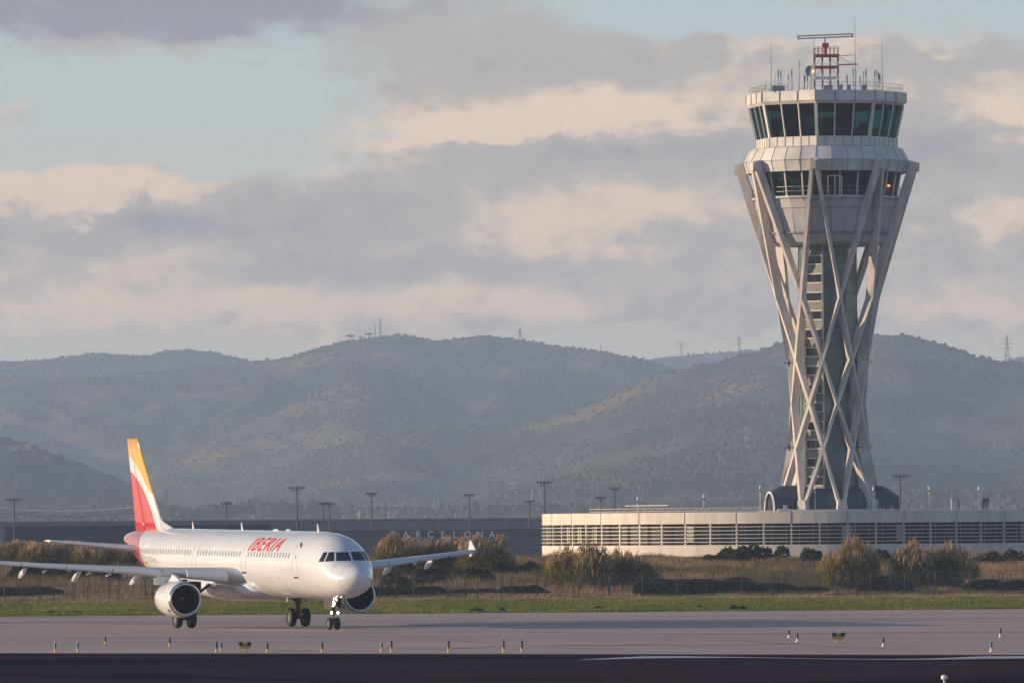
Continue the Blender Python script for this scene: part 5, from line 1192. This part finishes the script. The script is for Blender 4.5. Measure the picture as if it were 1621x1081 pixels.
LEAFM = [leafmat('dark_leaf', (0.026, 0.038, 0.012)), leafmat('mid_leaf', (0.045, 0.060, 0.016)), leafmat('olive_leaf', (0.085, 0.080, 0.032)), leafmat('brown_leaf', (0.10, 0.065, 0.035))]
def shrub(px, ytop, Y, wpx, label, seed, pal=(0, 1, 2), name='shrub', group='shrubs behind the fence', cat='shrub', dens=1.0, depth=2.5, z0=None, lift=.0, trunk=True, base=None):
    c = P(px, ytop, Y); zg = float(bank_z(np.array([c.x]), np.array([float(Y)]))[0]) if Y > Y_FN+8 else 0; h = c.z-zg; w_ = wpx*Y/FPX; rs = np.random.default_rng(seed)
    e_ = empty(name, (c.x, Y, zg), label, cat, group); nl = max(7, int(w_*3.2)); n = int(1500*w_*h*dens/2.2)+300
    lc = np.stack([(rs.random(nl)-.5)*w_*.7, (rs.random(nl)-.5)*depth*.6, h*(.35+.35*rs.random(nl))], 1)
    x = (rs.random(n)-.5)*w_*1.05; dome = np.clip(1-(np.abs(x)/(w_*.54))**2.4, 0, 1)**.6; tp_ = h*(.62+.75*(fbm(x*1.1+seed*3.1, x*0+seed, seed, 4)-.22))*(.22+.78*dome)
    u = rs.random(n)**.62; z = tp_*u*np.where(rs.random(n) < .07, 1.05+.22*rs.random(n), 1)+.05
    y = (rs.random(n)**.5*np.where(rs.random(n) < .75, -1, 1))*depth*.5*np.sqrt(np.clip(1-(u*.85)**2, 0, 1))*(.7+.6*fbm(x*1.6, z*1.6, seed+1, 3))
    # gaps between branches
    g_ = fbm(x*1.9+seed, z*2.3, seed+5, 3); kp = g_ > .33; x, y, z = x[kp], y[kp], z[kp]; n = len(x); p = np.stack([x, y, z], 1); d = rs.normal(size=(n, 3))
    sz = .10+.09*rs.random(n); a1 = rs.normal(size=(n, 3)); a1 /= np.linalg.norm(a1, axis=1)[:,None]; a2 = np.cross(a1, d+.3*rs.normal(size=(n,3))); a2 /= np.linalg.norm(a2, axis=1)[:,None]+1e-6
    V3 = np.stack([p-a1*sz[:,None], p-a2*sz[:,None]*.6, p+a1*sz[:,None], p+a2*sz[:,None]*.6], 1).reshape(-1, 3); F4 = np.arange(4*n).reshape(-1, 4)
    np_mesh('foliage', V3, F4, [LEAFM[q] for q in pal], rs.integers(0, len(pal), n), parent=e_)
    if trunk:
        b = MB()
        for q in range(4): t_ = lc[q % nl]; b.tube([(t_[0]*.3, t_[1]*.3, 0), (t_[0]*.8, t_[1]*.8, t_[2]*.6), tuple(t_)], .05, 5, r1=.015)
        b.build('stems', M_trunk, e_)
    return e_
SH = [(60, 885, 735, 90, 'dark green shrub mass at the far left below the tailplane', (0, 1)), (150, 890, 725, 80, 'dark rounded shrub left of the tail cone above the wing', (0, 1, 2)),
      (625, 905, 700, 46, 'brownish low shrub right of the nose', (2, 3, 1)), (680, 898, 705, 70, 'low brown-green shrub under the port wing', (1, 2, 3)), (750, 893, 715, 64, 'dark shrub under the port wingtip', (0, 1, 3)), (795, 890, 730, 50, 'dark shrub just right of the port wingtip', (0, 1)),
      (1128, 876, 785, 34, 'small loose shrub before the building wall', (1, 2)), (1158, 864, 788, 46, 'tall dark shrub left of the rounded one before the building', (0, 1, 3)), (1192, 857, 786, 60, 'largest dark shrub before the building louvres', (0, 1, 3)), (1237, 865, 782, 24, 'narrow shrub left of the small tree before the lower wall', (1, 2)),
      (1285, 862, 775, 34, 'small olive tree-like shrub under the tower base', (1, 2)), (1397, 868, 770, 30, 'dark shrub between the two reed groups', (0, 1)), (1565, 870, 765, 44, 'olive shrub right of the wide reed clumps', (1, 2, 3)), (1606, 868, 770, 46, 'green shrub at the right edge before the building', (0, 1, 2)),
      (1060, 884, 780, 40, 'low shrub at the foot of the building wall', (1, 2, 3)), (1020, 880, 790, 30, 'small dark shrub behind the reed group before the building', (0, 1)), (838, 888, 740, 40, 'low olive shrub left of the round building', (2, 3)), (560, 900, 712, 50, 'low shrub behind the cockpit', (1, 2))]
for i, a in enumerate(SH): shrub(*a[:5], 300+i, pal=a[5])
HG = [(40, 926, 688, 110, 'dark bramble hedge at the far left under the wing', (1, 2, 3)), (600, 926, 680, 60, 'low dark bramble thicket right of the near engine nose', (0, 1)), (660, 926, 682, 90, 'low dark bramble thicket under the port wing middle', (0, 1, 2)), (752, 930, 684, 80, 'low bramble thicket below the port wingtip', (0, 1, 2)), (826, 926, 682, 76, 'dark bramble thicket left of the first building reeds', (0, 1)),
      (1065, 912, 678, 110, 'long dark hedge with a flat top behind the fence, left piece', (0, 0, 1)), (1150, 912, 680, 90, 'long dark hedge with a flat top behind the fence, middle piece', (0, 0, 1)), (1225, 920, 682, 70, 'grey-green hedge piece fading right below the building', (0, 2, 1)), (1285, 926, 684, 50, 'low grey-green hedge left of the golden reeds', (1, 2)),
      (1400, 908, 680, 80, 'dark arched hedge between the two reed groups', (0, 0, 1)), (1560, 912, 680, 60, 'dark hedge right of the wide reeds', (0, 0, 1)), (1612, 915, 682, 50, 'dark hedge at the right edge', (0, 1))]
def hedge(px, ytop, Y, wpx, label, seed, pal):
    c = P(px, ytop, Y); w_ = wpx*Y/FPX*1.12; h = c.z; rs = np.random.default_rng(seed); n = int(1700*w_*h/2)
    e_ = empty('bramble_hedge', (c.x, Y, 0), label, 'hedge', 'dark hedges behind the fence')
    x = (rs.random(n)-.5)*w_; edge = np.clip((w_/2-np.abs(x))/1.1, 0, 1)**.5; tp_ = h*(.80+.34*(fbm(x*.9+seed, x*0+c.x, seed, 3)-.4))*(.35+.65*edge)
    u = rs.random(n)**.6; z = np.clip(tp_*u, .03, None); y = -1.3*np.sqrt(np.clip(1-(u*.9)**2, 0, 1))*(1-.35*rs.random(n)) + (rs.random(n) < .35)*rs.random(n)*2.2
    p = np.stack([x, y, z], 1); sz = .10+.10*rs.random(n); a1 = rs.normal(size=(n, 3)); a1 /= np.linalg.norm(a1, axis=1)[:,None]; a2 = np.cross(a1, rs.normal(size=(n, 3))); a2 /= np.linalg.norm(a2, axis=1)[:,None]+1e-6
    V3 = np.stack([p-a1*sz[:,None], p-a2*sz[:,None]*.6, p+a1*sz[:,None], p+a2*sz[:,None]*.6], 1).reshape(-1, 3)
    np_mesh('foliage', V3, np.arange(4*n).reshape(-1, 4), [LEAFM[q] for q in pal], rs.integers(0, len(pal), n), parent=e_)
    b = MB()
    for q in range(int(w_*1.5)): xx = (rs.random()-.5)*w_*.9; b.tube([(xx, 0, 0), (xx+.3*(rs.random()-.5), -.3, h*.4), (xx+.8*(rs.random()-.5), -.5, h*.75)], .03, 4, r1=.01)
    b.build('stems', M_trunk, e_)
for i, a in enumerate(HG): hedge(*a[:5], 400+i, a[5])
WD = [(118, 971, 30, 'dark weed tuft at the taxiway edge, left of the near engine'), (82, 970, 16, 'small weed tuft farther left of the near engine'), (755, 966, 26, 'dark weed tuft at the taxiway edge under the wingtip'), (795, 966, 12, 'tiny weed tuft right of the wingtip one'), (949, 963, 20, 'dark weed tuft at the taxiway edge before the tall reeds'), (1108, 962, 12, 'small weed tuft below the long hedge'), (1163, 962.5, 14, 'left of two weed tufts below the building'), (1176, 962.5, 12, 'right of two weed tufts below the building')]
for i, (px, yb, wp, lb) in enumerate(WD):
    g = G(px, yb+1.2); g.y = max(g.y, Y_TX+.6); k = g.y/FPX; rs = np.random.default_rng(500+i); n = 500; w_ = wp*k/2
    e_ = empty('weed_tuft', (g.x, g.y, 0), lb, 'weeds', 'dark weed tufts on the grass edge'); th = rs.random(n)*6.283; rr = np.sqrt(rs.random(n))
    bx = rr*np.cos(th)*w_; by = rr*np.sin(th)*.5; hh = .28*(1-.6*rr*rr)*(.5+.7*rs.random(n)); dx = (rs.random(n)-.5)*.1
    V3 = np.stack([np.stack([bx-.03, by, 0*bx], 1), np.stack([bx+.03, by, 0*bx], 1), np.stack([bx+dx, by, hh], 1)], 1).reshape(-1, 3); np_mesh('leaves', V3, np.arange(3*n).reshape(-1, 3), [LEAFM[3], LEAFM[0]], rs.integers(0, 2, n), parent=e_)

# ------------------------------------------------------------------ security fences
M_post = mat('concrete_fence_post', (0.11, 0.10, 0.09), 0.8, 0.15); M_postd = mat('dark_fence_post', (0.06, 0.055, 0.05), 0.8, 0.15); M_wire = mat('fence_wire', (0.13, 0.13, 0.12), 0.6, 0.1)
def fence(Y, x_first_px, step_px, nposts, h, m, label, both):
    e_ = empty('security_fence', (0, Y, 0), label, 'fence')
    x0 = P(x_first_px, 940, Y).x; st = step_px*Y/FPX; b = MB(); r_ = .055
    b.tube([(0,0,0), (0,0,h-.30)], r_, 6); 
    for sx in ((-1, 1) if both else (-1, 1)): b.tube([(0,0,h-.32), (sx*.22, 0, h)], r_*.7, 5)
    first = b.build('post', m, e_); first.location.x = x0
    for k in range(1, nposts):
        c = first.copy(); C.objects.link(c); c.parent = e_; c.location.x = x0+k*st+(random.random()-.5)*.3
    w_ = nposts*st; b = MB()
    for z in [h-.35, h-.75, .1]: b.beam((x0-st, 0, z), (x0+w_, 0, z), .02, .02)
    for sx, z in ((-.1, h-.16), (-.2, h-.03), (.1, h-.16), (.2, h-.03)): b.beam((x0-st, sx, z), (x0+w_, sx, z), .012, .012)
    b.build('tension_wires', M_wire, e_)
    b = MB(); hh = h-.4; sp_ = .26; nw = int((w_+st)/sp_)
    for k in range(nw):
        xx = x0-st+k*sp_
        b.beam((xx, .03, .05), (xx+hh*.9, .03, hh), .006, .006); b.beam((xx+hh*.9, .03, .05), (xx, .03, hh), .006, .006)
    b.build('chain_link_mesh', M_wire, e_)
fence(Y_FN, -17, 51.7, 33, 2.15, M_post, 'front chain-link security fence with forked pale posts along the grass', True)
fence(Y_FN+7.5, 7, 56.2, 30, 2.15, M_postd, 'rear chain-link security fence with darker forked posts', True)

# ------------------------------------------------------------------ haze : one closed box of thin air round camera and scene
b = MB(); b.box(-1300, -700, -4.5, 1300, 11500, 310)
hm = bpy.data.materials.new('haze'); hm.use_nodes = True; t = hm.node_tree
for n in list(t.nodes): t.nodes.remove(n)
pv = t.nodes.new('ShaderNodeVolumePrincipled'); pv.inputs['Density'].default_value = 1.07e-4; pv.inputs['Color'].default_value = (0.55, 0.69, 0.93, 1); pv.inputs['Anisotropy'].default_value = 0.0
ot = t.nodes.new('ShaderNodeOutputMaterial'); t.links.new(pv.outputs[0], ot.inputs['Volume'])
hz_o = tag(b.build('haze', hm), kind='stuff', label='thin blue-grey haze in front of the distant hills', cat='haze')
